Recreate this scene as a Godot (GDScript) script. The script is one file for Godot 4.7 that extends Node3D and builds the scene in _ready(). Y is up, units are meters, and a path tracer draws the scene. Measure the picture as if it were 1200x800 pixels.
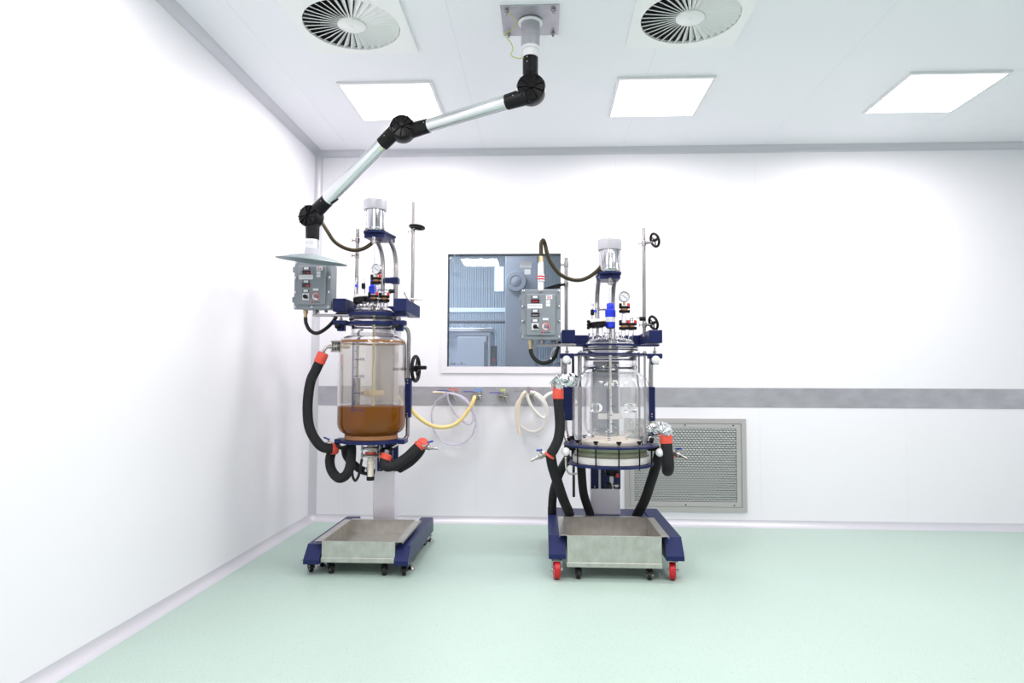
extends Node3D
# Clean room with two glass reactors. Metres, y up; the back wall stands at z = -5.247.
var M := {}
var taken := {}
var rng := RandomNumberGenerator.new()
const CEIL := 2.981
const WALL := -5.247
const LEFT := -1.854
const RIGHT := 4.98
const BACK := 2.7

func _ready():
	rng.seed = 7
	setup_view()
	make_materials()
	build_room()
	build_window()
	build_service_room()
	build_ceiling_fittings()
	build_reactor_with_liquid()
	build_jacketed_reactor()
	build_trays()
	build_extraction_arm()
	build_wall_services()
	build_wall_vent()

# ---------------------------------------------------------------- camera and light
func setup_view():
	var cam := Camera3D.new()
	cam.name = "camera"
	cam.fov = 54.66
	cam.position = Vector3(0, 1.1328, 0)
	cam.rotation = Vector3(0.0559, 0.0472, 0.0038)
	cam.near = 0.05
	cam.far = 60
	add_child(cam)
	cam.current = true
	var env := Environment.new()
	env.background_mode = Environment.BG_COLOR
	env.background_color = Color(0.02, 0.02, 0.02)
	env.tonemap_mode = Environment.TONE_MAPPER_LINEAR
	env.tonemap_exposure = 1.0
	env.sdfgi_enabled = true
	env.ssao_enabled = true
	env.ssil_enabled = true
	var we := WorldEnvironment.new()
	we.name = "environment"
	we.environment = env
	add_child(we)

const PANEL_ENERGY := 2.3

# ---------------------------------------------------------------- materials
func mat(key: String, c: Color, rough := 0.5, metal := 0.0, spec := 0.5) -> StandardMaterial3D:
	var m := StandardMaterial3D.new()
	m.resource_name = key
	m.albedo_color = c
	m.roughness = rough
	m.metallic = metal
	m.metallic_specular = spec
	M[key] = m
	return m

func c8(r, g, b, a := 255) -> Color:
	return Color(r / 255.0, g / 255.0, b / 255.0, a / 255.0)

func noise_tex(seed_: int, freq: float, lo: Color, hi: Color, octaves := 3, size := 512) -> NoiseTexture2D:
	var n := FastNoiseLite.new()
	n.seed = seed_
	n.frequency = freq
	n.fractal_octaves = octaves
	var g := Gradient.new()
	g.set_color(0, lo)
	g.set_color(1, hi)
	var t := NoiseTexture2D.new()
	t.width = size
	t.height = size
	t.seamless = true
	t.noise = n
	t.color_ramp = g
	return t

func triplanar(m: StandardMaterial3D, tex: Texture2D, scale: Vector3):
	m.albedo_texture = tex
	m.uv1_triplanar = true
	m.uv1_world_triplanar = true
	m.uv1_scale = scale

func speckle() -> ImageTexture:
	var n := 1024
	var im := Image.create(n, n, false, Image.FORMAT_RGB8)
	im.fill(Color(0.95, 0.95, 0.95))
	var r := RandomNumberGenerator.new()
	r.seed = 41
	for i in 26000:
		var v := r.randf_range(0.80, 1.0)
		var s := 1 + int(r.randf() * 3.2)
		im.fill_rect(Rect2i(r.randi() % n, r.randi() % n, s, 1 + int(r.randf() * s)), Color(v * 0.97, v, v * 0.99))
	for i in 420:
		var v := r.randf_range(0.45, 0.7)
		var s := 1 + int(r.randf() * 2.4)
		im.fill_rect(Rect2i(r.randi() % n, r.randi() % n, s, s), Color(v, v, v * 0.97))
	return ImageTexture.create_from_image(im)

func make_materials():
	mat("wall_panel", c8(243, 243, 248), 0.42)
	mat("front_wall", c8(200, 202, 207), 0.5)
	mat("ceiling_panel", c8(246, 247, 252), 0.5)
	var f := mat("vinyl_floor", c8(186, 209, 199), 0.42, 0.0, 0.4)
	triplanar(f, speckle(), Vector3(1.1, 1.1, 1.1))
	mat("cove_aluminium", c8(212, 212, 219), 0.4, 0.25)
	mat("seam_sealant", c8(226, 226, 230), 0.7)
	mat("white_enamel", c8(248, 249, 248), 0.35)
	mat("window_frame", c8(238, 236, 240), 0.3)
	var st := mat("stainless", c8(176, 172, 173), 0.27, 1.0)
	st.resource_name = "stainless"
	var br := mat("brushed_stainless", c8(196, 195, 200), 0.42, 0.9)
	triplanar(br, noise_tex(3, 0.02, Color(0.93, 0.93, 0.94), Color(1, 1, 1), 4), Vector3(0.9, 9.0, 0.9))
	mat("column_steel", c8(244, 240, 247), 0.5, 0.5)
	var tr := mat("tray_steel", c8(214, 212, 208), 0.36, 1.0)
	triplanar(tr, noise_tex(9, 0.015, Color(0.9, 0.89, 0.87), Color(1, 1, 1), 4), Vector3(2.2, 1.6, 2.2))
	var bd := mat("band_steel", c8(196, 195, 202), 0.42, 0.7)
	triplanar(bd, noise_tex(5, 0.012, Color(0.9, 0.9, 0.9), Color(1, 1, 1), 4), Vector3(0.8, 1.5, 0.8))
	mat("vent_steel", c8(166, 170, 168), 0.45, 0.6)
	mat("vent_frame", c8(190, 188, 187), 0.42, 0.4)
	mat("satin_metal", c8(206, 206, 212), 0.5, 0.6)
	mat("polished_steel", c8(196, 196, 201), 0.16, 1.0)
	mat("cast_metal", c8(176, 174, 170), 0.35, 1.0)
	mat("aluminium_tube", c8(222, 226, 228), 0.24, 0.85)
	mat("navy_paint", c8(33, 42, 88), 0.36, 0.0, 0.32)
	mat("black_plastic", c8(15, 15, 17), 0.4, 0.0, 0.35)
	mat("black_rubber", c8(15, 15, 17), 0.6)
	var ho := mat("insulated_hose", c8(38, 39, 42), 0.8)
	triplanar(ho, noise_tex(12, 0.05, Color(0.55, 0.55, 0.57), Color(1, 1, 1), 4), Vector3(5, 5, 5))
	mat("red_rubber", c8(226, 84, 66), 0.5)
	mat("red_wheel", c8(196, 30, 38), 0.35)
	mat("red_plastic", c8(214, 40, 52), 0.35)
	mat("blue_seal", c8(42, 66, 236), 0.4)
	mat("blue_handle", c8(52, 72, 170), 0.4)
	mat("ptfe", c8(244, 242, 238), 0.45)
	mat("cream_ptfe", c8(244, 236, 222), 0.45)
	mat("aged_ptfe", c8(236, 220, 178), 0.45)
	mat("white_plastic", c8(243, 243, 245), 0.3)
	mat("enclosure_grey", c8(139, 147, 154), 0.42)
	mat("hood_grey", c8(132, 148, 152), 0.45)
	mat("paper", c8(238, 239, 242), 0.7)
	mat("backdrop_grey", c8(112, 115, 132), 0.45)
	mat("adaptor_grey", c8(206, 207, 215), 0.4)
	mat("print_grey", c8(150, 152, 158), 0.7)
	mat("print_red", c8(196, 40, 52), 0.6)
	mat("print_dark", c8(45, 50, 66), 0.6)
	mat("graduation_blue", c8(50, 58, 104), 0.6)
	mat("label_red", c8(226, 92, 66), 0.5)
	mat("label_blue", c8(64, 140, 222), 0.5)
	mat("label_yellow", c8(208, 216, 92), 0.5)
	mat("label_purple", c8(176, 62, 150), 0.5)
	mat("display_black", c8(52, 40, 46), 0.2)
	var d := mat("led_digits", c8(200, 40, 50), 0.4)
	d.emission_enabled = true
	d.emission = c8(255, 60, 70)
	d.emission_energy_multiplier = 0.7
	var cork := mat("cork", c8(196, 140, 98), 0.85)
	triplanar(cork, noise_tex(21, 0.09, Color(0.78, 0.76, 0.74), Color(1, 1, 1), 3), Vector3(4, 4, 4))
	var liq := mat("brown_liquid", c8(158, 92, 2), 0.3, 0.0, 0.1)
	liq.resource_name = "brown_liquid"
	mat("liquid_ring", c8(176, 118, 42), 0.3)
	mat("foil", c8(226, 228, 230), 0.2, 1.0)
	mat("brass", c8(206, 186, 142), 0.3, 1.0)
	var bc := mat("braided_cable", c8(112, 101, 74), 0.45, 0.5)
	triplanar(bc, noise_tex(33, 0.12, Color(0.2, 0.19, 0.16), Color(1, 1, 1), 2, 256), Vector3(9, 9, 9))
	mat("yellow_hose", c8(248, 222, 150), 0.35)
	var ch := mat("clear_hose", c8(226, 220, 240, 130), 0.2)
	ch.transparency = BaseMaterial3D.TRANSPARENCY_ALPHA
	mat("silicone_hose", c8(246, 242, 236), 0.4)
	mat("tan_hose", c8(244, 228, 206), 0.4)
	mat("earth_wire", c8(186, 190, 66), 0.5)
	mat("galvanised", c8(128, 131, 134), 0.55, 0.4)
	mat("base_glass_green", c8(150, 154, 128), 0.2)
	var gl := mat("glass", Color(1, 1, 1, 0.0), 0.0)
	gl.transparency = BaseMaterial3D.TRANSPARENCY_ALPHA
	gl.refraction_enabled = true
	gl.refraction_scale = 0.047
	var tg := mat("thin_glass", Color(1, 1, 1, 0.02), 0.0)
	tg.transparency = BaseMaterial3D.TRANSPARENCY_ALPHA
	var sg := mat("solid_glass", Color(1, 1, 1, 0.0), 0.0)
	sg.transparency = BaseMaterial3D.TRANSPARENCY_ALPHA
	sg.refraction_enabled = true
	sg.refraction_scale = 0.047
	var wg := mat("window_glass", c8(120, 140, 155, 8), 0.0)
	wg.transparency = BaseMaterial3D.TRANSPARENCY_ALPHA
	var film := mat("residue_film", c8(222, 208, 180, 58), 0.2)
	film.transparency = BaseMaterial3D.TRANSPARENCY_ALPHA
	var sd := mat("reflection_glow", c8(225, 235, 245), 0.5)  # glow painted in place of a bright reflection
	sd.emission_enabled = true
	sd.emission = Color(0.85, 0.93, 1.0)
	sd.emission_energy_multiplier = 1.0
	mat("service_wall", c8(168, 182, 196), 0.5)
	mat("service_grey", c8(128, 134, 146), 0.6)
	mat("cabinet_white", c8(196, 206, 220), 0.4)
	mat("service_dark", c8(70, 76, 86), 0.6)
	mat("light_frame", c8(236, 236, 238), 0.4)
	var lp := mat("light_diffuser", c8(250, 250, 250), 0.5)
	lp.emission_enabled = true
	lp.emission = Color(1, 1, 1)
	lp.emission_energy_multiplier = 2.0

# ---------------------------------------------------------------- mesh helpers
func nst() -> SurfaceTool:
	var st := SurfaceTool.new()
	st.begin(Mesh.PRIMITIVE_TRIANGLES)
	return st

func tri(st: SurfaceTool, a: Vector3, b: Vector3, c: Vector3, na: Vector3, nb: Vector3, nc: Vector3):
	var g := (b - a).cross(c - a)
	if g.length_squared() < 1e-18:
		return
	st.set_normal(na)
	st.add_vertex(a)
	if g.dot(na + nb + nc) > 0.0:
		st.set_normal(nc)
		st.add_vertex(c)
		st.set_normal(nb)
		st.add_vertex(b)
	else:
		st.set_normal(nb)
		st.add_vertex(b)
		st.set_normal(nc)
		st.add_vertex(c)

func flat4(st: SurfaceTool, a: Vector3, b: Vector3, c: Vector3, d: Vector3, n: Vector3):
	tri(st, a, b, c, n, n, n)
	tri(st, a, c, d, n, n, n)

func box(st: SurfaceTool, c: Vector3, s: Vector3, bv := 0.003, bs := Basis.IDENTITY):
	var h := s / 2.0
	bv = minf(bv, minf(h.x, minf(h.y, h.z)) * 0.9)
	for ax in 3:
		var u := (ax + 1) % 3
		var v := (ax + 2) % 3
		for sg in [-1.0, 1.0]:
			var q := []
			for k in [[-1, -1], [1, -1], [1, 1], [-1, 1]]:
				var p := Vector3.ZERO
				p[ax] = sg * h[ax]
				p[u] = k[0] * (h[u] - bv)
				p[v] = k[1] * (h[v] - bv)
				q.append(c + bs * p)
			var n := Vector3.ZERO
			n[ax] = sg
			flat4(st, q[0], q[1], q[2], q[3], bs * n)
		if bv <= 0.0:
			continue
		for su in [-1.0, 1.0]:
			for sv in [-1.0, 1.0]:
				var q := []
				for k in [[-1, 0], [1, 0], [1, 1], [-1, 1]]:
					var p := Vector3.ZERO
					p[ax] = k[0] * (h[ax] - bv)
					p[u] = su * (h[u] - (bv if k[1] == 1 else 0.0))
					p[v] = sv * (h[v] - (bv if k[1] == 0 else 0.0))
					q.append(c + bs * p)
				var n := Vector3.ZERO
				n[u] = su
				n[v] = sv
				flat4(st, q[0], q[1], q[2], q[3], (bs * n).normalized())
	if bv > 0.0:
		for sx in [-1.0, 1.0]:
			for sy in [-1.0, 1.0]:
				for sz in [-1.0, 1.0]:
					var n: Vector3 = (bs * Vector3(sx, sy, sz)).normalized()
					var p1 := c + bs * Vector3(sx * h.x, sy * (h.y - bv), sz * (h.z - bv))
					var p2 := c + bs * Vector3(sx * (h.x - bv), sy * h.y, sz * (h.z - bv))
					var p3 := c + bs * Vector3(sx * (h.x - bv), sy * (h.y - bv), sz * h.z)
					tri(st, p1, p2, p3, n, n, n)

func span(st: SurfaceTool, a: Vector3, b: Vector3, bv := 0.003):
	box(st, (a + b) / 2.0, (b - a).abs(), bv)

# polygon in the local xy plane, extruded from z0 to z1
func prism(st: SurfaceTool, poly: PackedVector2Array, z0: float, z1: float, xf := Transform3D.IDENTITY):
	var ids := Geometry2D.triangulate_polygon(poly)
	var nf := xf.basis * Vector3(0, 0, 1)
	for i in range(0, ids.size(), 3):
		for zz in [z0, z1]:
			var n := nf if zz == maxf(z0, z1) else -nf
			var q := []
			for k in 3:
				var p := poly[ids[i + k]]
				q.append(xf * Vector3(p.x, p.y, zz))
			tri(st, q[0], q[1], q[2], n, n, n)
	var area := 0.0
	for i in poly.size():
		area += poly[i].cross(poly[(i + 1) % poly.size()])
	for i in poly.size():
		var a := poly[i]
		var b := poly[(i + 1) % poly.size()]
		var d := b - a
		var n2 := Vector2(d.y, -d.x).normalized() * signf(area)
		flat4(st, xf * Vector3(a.x, a.y, z0), xf * Vector3(b.x, b.y, z0), xf * Vector3(b.x, b.y, z1), xf * Vector3(a.x, a.y, z1), xf.basis * Vector3(n2.x, n2.y, 0))

# profile of (radius, height), walked so that the outside lies to its right going up
func lathe(st: SurfaceTool, prof: Array, seg := 32, xf := Transform3D.IDENTITY, crease := 40.0):
	var np := prof.size()
	var sn := []
	for i in np - 1:
		var d: Vector2 = prof[i + 1] - prof[i]
		sn.append(Vector2(d.y, -d.x).normalized())
	var closed: bool = (prof[0] as Vector2).distance_to(prof[np - 1]) < 1e-6
	var cc := cos(deg_to_rad(crease))
	for i in np - 1:
		var n0: Vector2 = sn[i]
		var n1: Vector2 = sn[i]
		var pi: int = i - 1 if i > 0 else (np - 2 if closed else -1)
		var ni: int = i + 1 if i < np - 2 else (0 if closed else -1)
		if pi >= 0 and (sn[pi] as Vector2).dot(sn[i]) > cc:
			n0 = (sn[pi] + sn[i]).normalized()
		if ni >= 0 and (sn[ni] as Vector2).dot(sn[i]) > cc:
			n1 = (sn[ni] + sn[i]).normalized()
		var a: Vector2 = prof[i]
		var b: Vector2 = prof[i + 1]
		for k in seg:
			var t0 := TAU * k / seg
			var t1 := TAU * (k + 1) / seg
			var e0 := Vector3(cos(t0), 0, sin(t0))
			var e1 := Vector3(cos(t1), 0, sin(t1))
			var up := Vector3.UP
			var p00 := xf * (e0 * a.x + up * a.y)
			var p01 := xf * (e1 * a.x + up * a.y)
			var p10 := xf * (e0 * b.x + up * b.y)
			var p11 := xf * (e1 * b.x + up * b.y)
			var m00 := xf.basis * (e0 * n0.x + up * n0.y)
			var m01 := xf.basis * (e1 * n0.x + up * n0.y)
			var m10 := xf.basis * (e0 * n1.x + up * n1.y)
			var m11 := xf.basis * (e1 * n1.x + up * n1.y)
			tri(st, p00, p01, p11, m00, m01, m11)
			tri(st, p00, p11, p10, m00, m11, m10)

func aim(a: Vector3, dir: Vector3) -> Transform3D:
	var y := dir.normalized()
	var x := y.cross(Vector3.FORWARD if absf(y.z) < 0.9 else Vector3.RIGHT).normalized()
	return Transform3D(Basis(x, y, x.cross(y)), a)

func rod(st: SurfaceTool, a: Vector3, b: Vector3, r: float, seg := 16, r2 := -1.0, ch := 0.0015):
	var l := a.distance_to(b)
	if r2 < 0.0:
		r2 = r
	ch = minf(ch, minf(minf(r, r2) * 0.4, l * 0.3))
	lathe(st, [Vector2(0, 0), Vector2(r - ch, 0), Vector2(r, ch), Vector2(r2, l - ch), Vector2(r2 - ch, l), Vector2(0, l)], seg, aim(a, b - a))

func ring(st: SurfaceTool, c: Vector3, axis: Vector3, ri: float, ro: float, l: float, seg := 40, ch := 0.002):
	lathe(st, [Vector2(ri, 0), Vector2(ro - ch, 0), Vector2(ro, ch), Vector2(ro, l - ch), Vector2(ro - ch, l), Vector2(ri, l), Vector2(ri, 0)], seg, aim(c, axis))

func torus(st: SurfaceTool, c: Vector3, axis: Vector3, rr: float, r: float, seg := 32, sub := 10):
	var p := []
	for i in sub + 1:
		var t := TAU * i / sub - PI / 2
		p.append(Vector2(rr + r * cos(t), r * sin(t)))
	lathe(st, p, seg, aim(c, axis), 80.0)

func ball(st: SurfaceTool, c: Vector3, r: float, seg := 16, sub := 8, squash := 1.0, axis := Vector3.UP):
	var p := []
	for i in sub + 1:
		var t := PI * i / sub - PI / 2
		p.append(Vector2(r * cos(t), r * sin(t) * squash))
	lathe(st, p, seg, aim(c, axis), 80.0)

func spline(pts: Array, n := 6) -> Array:
	var out := []
	for i in pts.size() - 1:
		var p1: Vector3 = pts[i]
		var p2: Vector3 = pts[i + 1]
		var p0: Vector3 = pts[i - 1] if i > 0 else p1 * 2.0 - p2
		var p3: Vector3 = pts[i + 2] if i + 2 < pts.size() else p2 * 2.0 - p1
		for k in n:
			out.append(p1.cubic_interpolate(p2, p0, p3, float(k) / n))
	out.append(pts[pts.size() - 1])
	return out

func tube(st: SurfaceTool, pts: Array, r: float, seg := 12, smooth := 6, bump := 0.0, hollow := 0.0):
	var q: Array = spline(pts, smooth) if smooth > 1 else pts
	var nn := q.size()
	var rings := []
	var norms := []
	var side := Vector3.ZERO
	for i in nn:
		var t: Vector3 = ((q[mini(i + 1, nn - 1)] as Vector3) - (q[maxi(i - 1, 0)] as Vector3)).normalized()
		if i == 0:
			side = t.cross(Vector3.UP if absf(t.y) < 0.9 else Vector3.RIGHT).normalized()
		else:
			side = (side - t * side.dot(t)).normalized()
		var up := t.cross(side)
		var rp := []
		var rn := []
		for k in seg:
			var a := TAU * k / seg
			var n := side * cos(a) + up * sin(a)
			var rr := r if bump == 0.0 else r * (1.0 + bump * (rng.randf() - 0.5))
			rp.append((q[i] as Vector3) + n * rr)
			rn.append(n)
		rings.append(rp)
		norms.append(rn)
	for i in nn - 1:
		for k in seg:
			var j := (k + 1) % seg
			var a: Vector3 = rings[i][k]
			var b: Vector3 = rings[i][j]
			var c: Vector3 = rings[i + 1][j]
			var d: Vector3 = rings[i + 1][k]
			if bump == 0.0:
				tri(st, a, b, c, norms[i][k], norms[i][j], norms[i + 1][j])
				tri(st, a, c, d, norms[i][k], norms[i + 1][j], norms[i + 1][k])
			else:
				var f1 := (c - a).cross(b - a).normalized()
				if f1.dot(norms[i][k]) < 0.0:
					f1 = -f1
				tri(st, a, b, c, f1, f1, f1)
				var f2 := (d - a).cross(c - a).normalized()
				if f2.dot(norms[i][k]) < 0.0:
					f2 = -f2
				tri(st, a, c, d, f2, f2, f2)
	for e in [0, nn - 1]:
		var n: Vector3 = ((q[0] as Vector3) - (q[1] as Vector3)).normalized() if e == 0 else ((q[nn - 1] as Vector3) - (q[nn - 2] as Vector3)).normalized()
		var cen: Vector3 = q[e]
		for k in seg:
			tri(st, cen, rings[e][k], rings[e][(k + 1) % seg], n, n, n)

# ---------------------------------------------------------------- node helpers
func numbered(called: String) -> String:
	if not taken.has(called):
		taken[called] = 0
		return called
	taken[called] += 1
	return "%s_%03d" % [called, taken[called]]

func thing(called: String, label: String, category: String, at := Vector3.ZERO, group := "") -> Node3D:
	var o := Node3D.new()
	o.name = numbered(called)
	add_child(o)
	o.position = at
	o.set_meta("label", label)
	o.set_meta("category", category)
	if group != "":
		o.set_meta("group", group)
	return o

func part(parent: Node, called: String, st: SurfaceTool, m: String, label := "") -> MeshInstance3D:
	return mpart(parent, called, st.commit(), m, label)

func mpart(parent: Node, called: String, mesh: Mesh, m: String, label := "") -> MeshInstance3D:
	var o := MeshInstance3D.new()
	o.name = called
	o.mesh = mesh
	o.material_override = M[m]
	o.cast_shadow = GeometryInstance3D.SHADOW_CASTING_SETTING_ON
	parent.add_child(o, true)
	if label != "":
		o.set_meta("label", label)
	return o

func struct(called: String, st: SurfaceTool, m: String, label: String) -> MeshInstance3D:
	var o := part(self, called, st, m, label)
	o.set_meta("kind", "structure")
	return o

func single(called: String, st: SurfaceTool, m: String, label: String, category: String, group := "", at := Vector3.ZERO) -> MeshInstance3D:
	var o := part(self, numbered(called), st, m, label)
	o.position = at
	o.set_meta("category", category)
	if group != "":
		o.set_meta("group", group)
	return o

func shell(called: String, label: String) -> Node3D:
	var o := Node3D.new()
	o.name = called
	add_child(o)
	o.set_meta("label", label)
	o.set_meta("kind", "structure")
	return o

# points given as (x, height, distance from the camera's wall plane) become scene points relative to an origin
func W(p: Array, o := Vector3.ZERO) -> Vector3:
	return Vector3(p[0], p[1], -p[2]) - o

func WL(l: Array, o := Vector3.ZERO) -> Array:
	var r := []
	for p in l:
		r.append(W(p, o))
	return r

func lettering(parent: Node, called: String, text: String, height: float, at: Vector3, m: String, turn := 0.0, bold := false, tilt := 0.0) -> MeshInstance3D:
	var tm := TextMesh.new()
	var f := SystemFont.new()
	f.font_names = PackedStringArray(["Droid Sans"])
	f.font_weight = 700 if bold else 400
	tm.font = f
	tm.text = text
	tm.font_size = 32
	tm.pixel_size = height / 24.0
	tm.depth = 0.0008
	var o := mpart(parent, called, tm, m)
	o.position = at
	o.rotation = Vector3(tilt, turn, 0)
	return o

# ---------------------------------------------------------------- room
# rectangle [u0,u1]x[v0,v1] minus holes (each u0,u1,v0,v1), as a list of rectangles
func pieces(u0: float, u1: float, v0: float, v1: float, holes: Array) -> Array:
	var cuts := [v0, v1]
	for h in holes:
		for v in [h[2], h[3]]:
			if v > v0 and v < v1 and not cuts.has(v):
				cuts.append(v)
	cuts.sort()
	var out := []
	for i in cuts.size() - 1:
		var mid: float = (cuts[i] + cuts[i + 1]) / 2.0
		var here := []
		for h in holes:
			if h[2] < mid and h[3] > mid and h[1] > u0 and h[0] < u1:
				here.append(h)
		here.sort_custom(func(a, b): return a[0] < b[0])
		var at := u0
		for h in here:
			if h[0] > at:
				out.append([at, h[0], cuts[i], cuts[i + 1]])
			at = maxf(at, h[1])
		if at < u1:
			out.append([at, u1, cuts[i], cuts[i + 1]])
	return out

const DIFFUSERS := [[-1.001, -3.311], [0.748, -3.311]]
const LIGHT_X := [-0.995, 0.753, 2.5]  # rightmost column added for even light
const LIGHT_Z := [-4.279, -2.24, -0.2]

func cove(st: SurfaceTool, a: Vector3, b: Vector3, u: Vector3, v: Vector3, r: float):
	# a concave quarter round along a-b; u and v point from the corner line into the room
	var poly := PackedVector2Array([Vector2(0, 0)])
	var n := 10
	for i in n + 1:
		var t := PI / 2 * i / n
		poly.append(Vector2(r - r * sin(t), r - r * cos(t)))
	var l := a.distance_to(b)
	prism(st, poly, 0, l, Transform3D(Basis(u, v, (b - a) / l), a))

func build_room():
	var st := nst()
	span(st, Vector3(LEFT - 0.1, -0.1, WALL - 0.1), Vector3(RIGHT + 0.1, 0, BACK + 0.1), 0.0)
	struct("floor", st, "vinyl_floor", "mint green speckled vinyl floor")
	# ceiling of panels with recesses for the diffusers
	var ce := shell("ceiling", "white panelled clean room ceiling")
	var holes := []
	for d in DIFFUSERS:
		holes.append([d[0] - 0.262, d[0] + 0.262, d[1] - 0.262, d[1] + 0.262])
	var xs := [LEFT - 0.1, -1.56, -0.48, 0.63, 1.73, 2.83, 3.93, RIGHT + 0.1]
	for i in xs.size() - 1:
		st = nst()
		for p in pieces(xs[i] + 0.0012, xs[i + 1] - 0.0012, WALL - 0.1, BACK + 0.1, holes):
			span(st, Vector3(p[0], CEIL, p[2]), Vector3(p[1], CEIL + 0.05, p[3]), 0.0)
		part(ce, "ceiling_panel", st, "ceiling_panel")
		if i > 0:
			st = nst()
			for p in pieces(xs[i] - 0.004, xs[i] + 0.004, WALL - 0.1, BACK + 0.1, holes):
				span(st, Vector3(p[0], CEIL + 0.001, p[2]), Vector3(p[1], CEIL + 0.02, p[3]), 0.0)
			part(ce, "sealant_joint", st, "seam_sealant")
	# back wall of panels with the window opening
	var bw := shell("wall_back", "white panelled back wall")
	var wh := [[-0.786, 0.159, 1.206, 2.15], [0.668, 1.542, 0.142, 0.794]]
	xs = [LEFT - 0.1, -1.625, -0.526, 0.579, 1.684, 2.789, 3.894, RIGHT + 0.1]
	for i in xs.size() - 1:
		st = nst()
		for p in pieces(xs[i] + 0.0008, xs[i + 1] - 0.0008, 0.0, CEIL, wh):
			span(st, Vector3(p[0], p[2], WALL - 0.1), Vector3(p[1], p[3], WALL), 0.0)
		part(bw, "wall_panel", st, "wall_panel")
		if i > 0:
			st = nst()
			for p in pieces(xs[i] - 0.003, xs[i] + 0.003, 0.0, CEIL, wh):
				span(st, Vector3(p[0], p[2], WALL - 0.08), Vector3(p[1], p[3], WALL - 0.001), 0.0)
			part(bw, "sealant_joint", st, "seam_sealant")
	st = nst()
	span(st, Vector3(LEFT - 0.1, 0, WALL), Vector3(LEFT, CEIL, BACK + 0.1), 0.0)
	struct("wall_left", st, "wall_panel", "white left wall")
	st = nst()
	span(st, Vector3(RIGHT, 0, WALL), Vector3(RIGHT + 0.1, CEIL, BACK + 0.1), 0.0)
	struct("wall_right", st, "wall_panel", "white right wall")
	st = nst()
	span(st, Vector3(LEFT, 0, BACK), Vector3(RIGHT, CEIL, BACK + 0.1), 0.0)
	struct("wall_front", st, "front_wall", "grey wall opposite the window")
	# coves
	var r := 0.05
	st = nst()
	cove(st, Vector3(LEFT, CEIL, WALL), Vector3(RIGHT, CEIL, WALL), Vector3.DOWN, Vector3.BACK, r)
	struct("trim_1", st, "cove_aluminium", "grey cove between back wall and ceiling")
	st = nst()
	cove(st, Vector3(LEFT, CEIL, WALL), Vector3(LEFT, CEIL, BACK), Vector3.RIGHT, Vector3.DOWN, r)
	struct("trim_2", st, "cove_aluminium", "grey cove between left wall and ceiling")
	st = nst()
	cove(st, Vector3(LEFT, 0, WALL), Vector3(LEFT, CEIL, WALL), Vector3.BACK, Vector3.RIGHT, r)
	var t3 := struct("trim_3", st, "cove_aluminium", "grey cove in the left corner of the room")
	for y in [0.0, CEIL]:
		st = nst()
		var s := 1.0 if y == 0.0 else -1.0
		# a three-way corner piece: an octant of a hollow sphere
		var c := Vector3(LEFT + r, y + s * r, WALL + r)
		var n := 8
		for i in n:
			for j in n:
				var q := []
				for k in [[i, j], [i + 1, j], [i + 1, j + 1], [i, j + 1]]:
					var a: float = PI / 2 * k[0] / n
					var b: float = PI / 2 * k[1] / n
					q.append(Vector3(-cos(a) * cos(b), -s * sin(b), -sin(a) * cos(b)))
				var rr := r * 0.98
				tri(st, c + q[0] * rr, c + q[1] * rr, c + q[2] * rr, -q[0], -q[1], -q[2])
				tri(st, c + q[0] * rr, c + q[2] * rr, c + q[3] * rr, -q[0], -q[2], -q[3])
		part(t3, "corner_piece", st, "cove_aluminium")
	st = nst()
	cove(st, Vector3(LEFT, 0, WALL), Vector3(RIGHT, 0, WALL), Vector3.BACK, Vector3.UP, r)
	struct("baseboard_back", st, "cove_aluminium", "pale curved cove between back wall and floor")
	st = nst()
	cove(st, Vector3(LEFT, 0, WALL), Vector3(LEFT, 0, BACK), Vector3.UP, Vector3.RIGHT, r)
	struct("baseboard_left", st, "cove_aluminium", "pale curved cove between left wall and floor")
	# steel protection band
	st = nst()
	span(st, Vector3(-1.806, 0.916, WALL), Vector3(RIGHT, 1.067, WALL + 0.004), 0.001)
	var band := struct("trim_4", st, "band_steel", "brushed steel band along the back wall")
	var screw := nst()
	lathe(screw, [Vector2(0.0042, 0), Vector2(0.0042, 0.0012), Vector2(0.0028, 0.002), Vector2(0, 0.002)], 8)
	var sm := screw.commit()
	for i in 10:
		for h in [0.926, 1.057]:
			var o := mpart(band, "screw", sm, "stainless")
			o.position = Vector3(-1.45 + i * 0.355, h, WALL + 0.004)
			o.rotation.x = PI / 2

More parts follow.
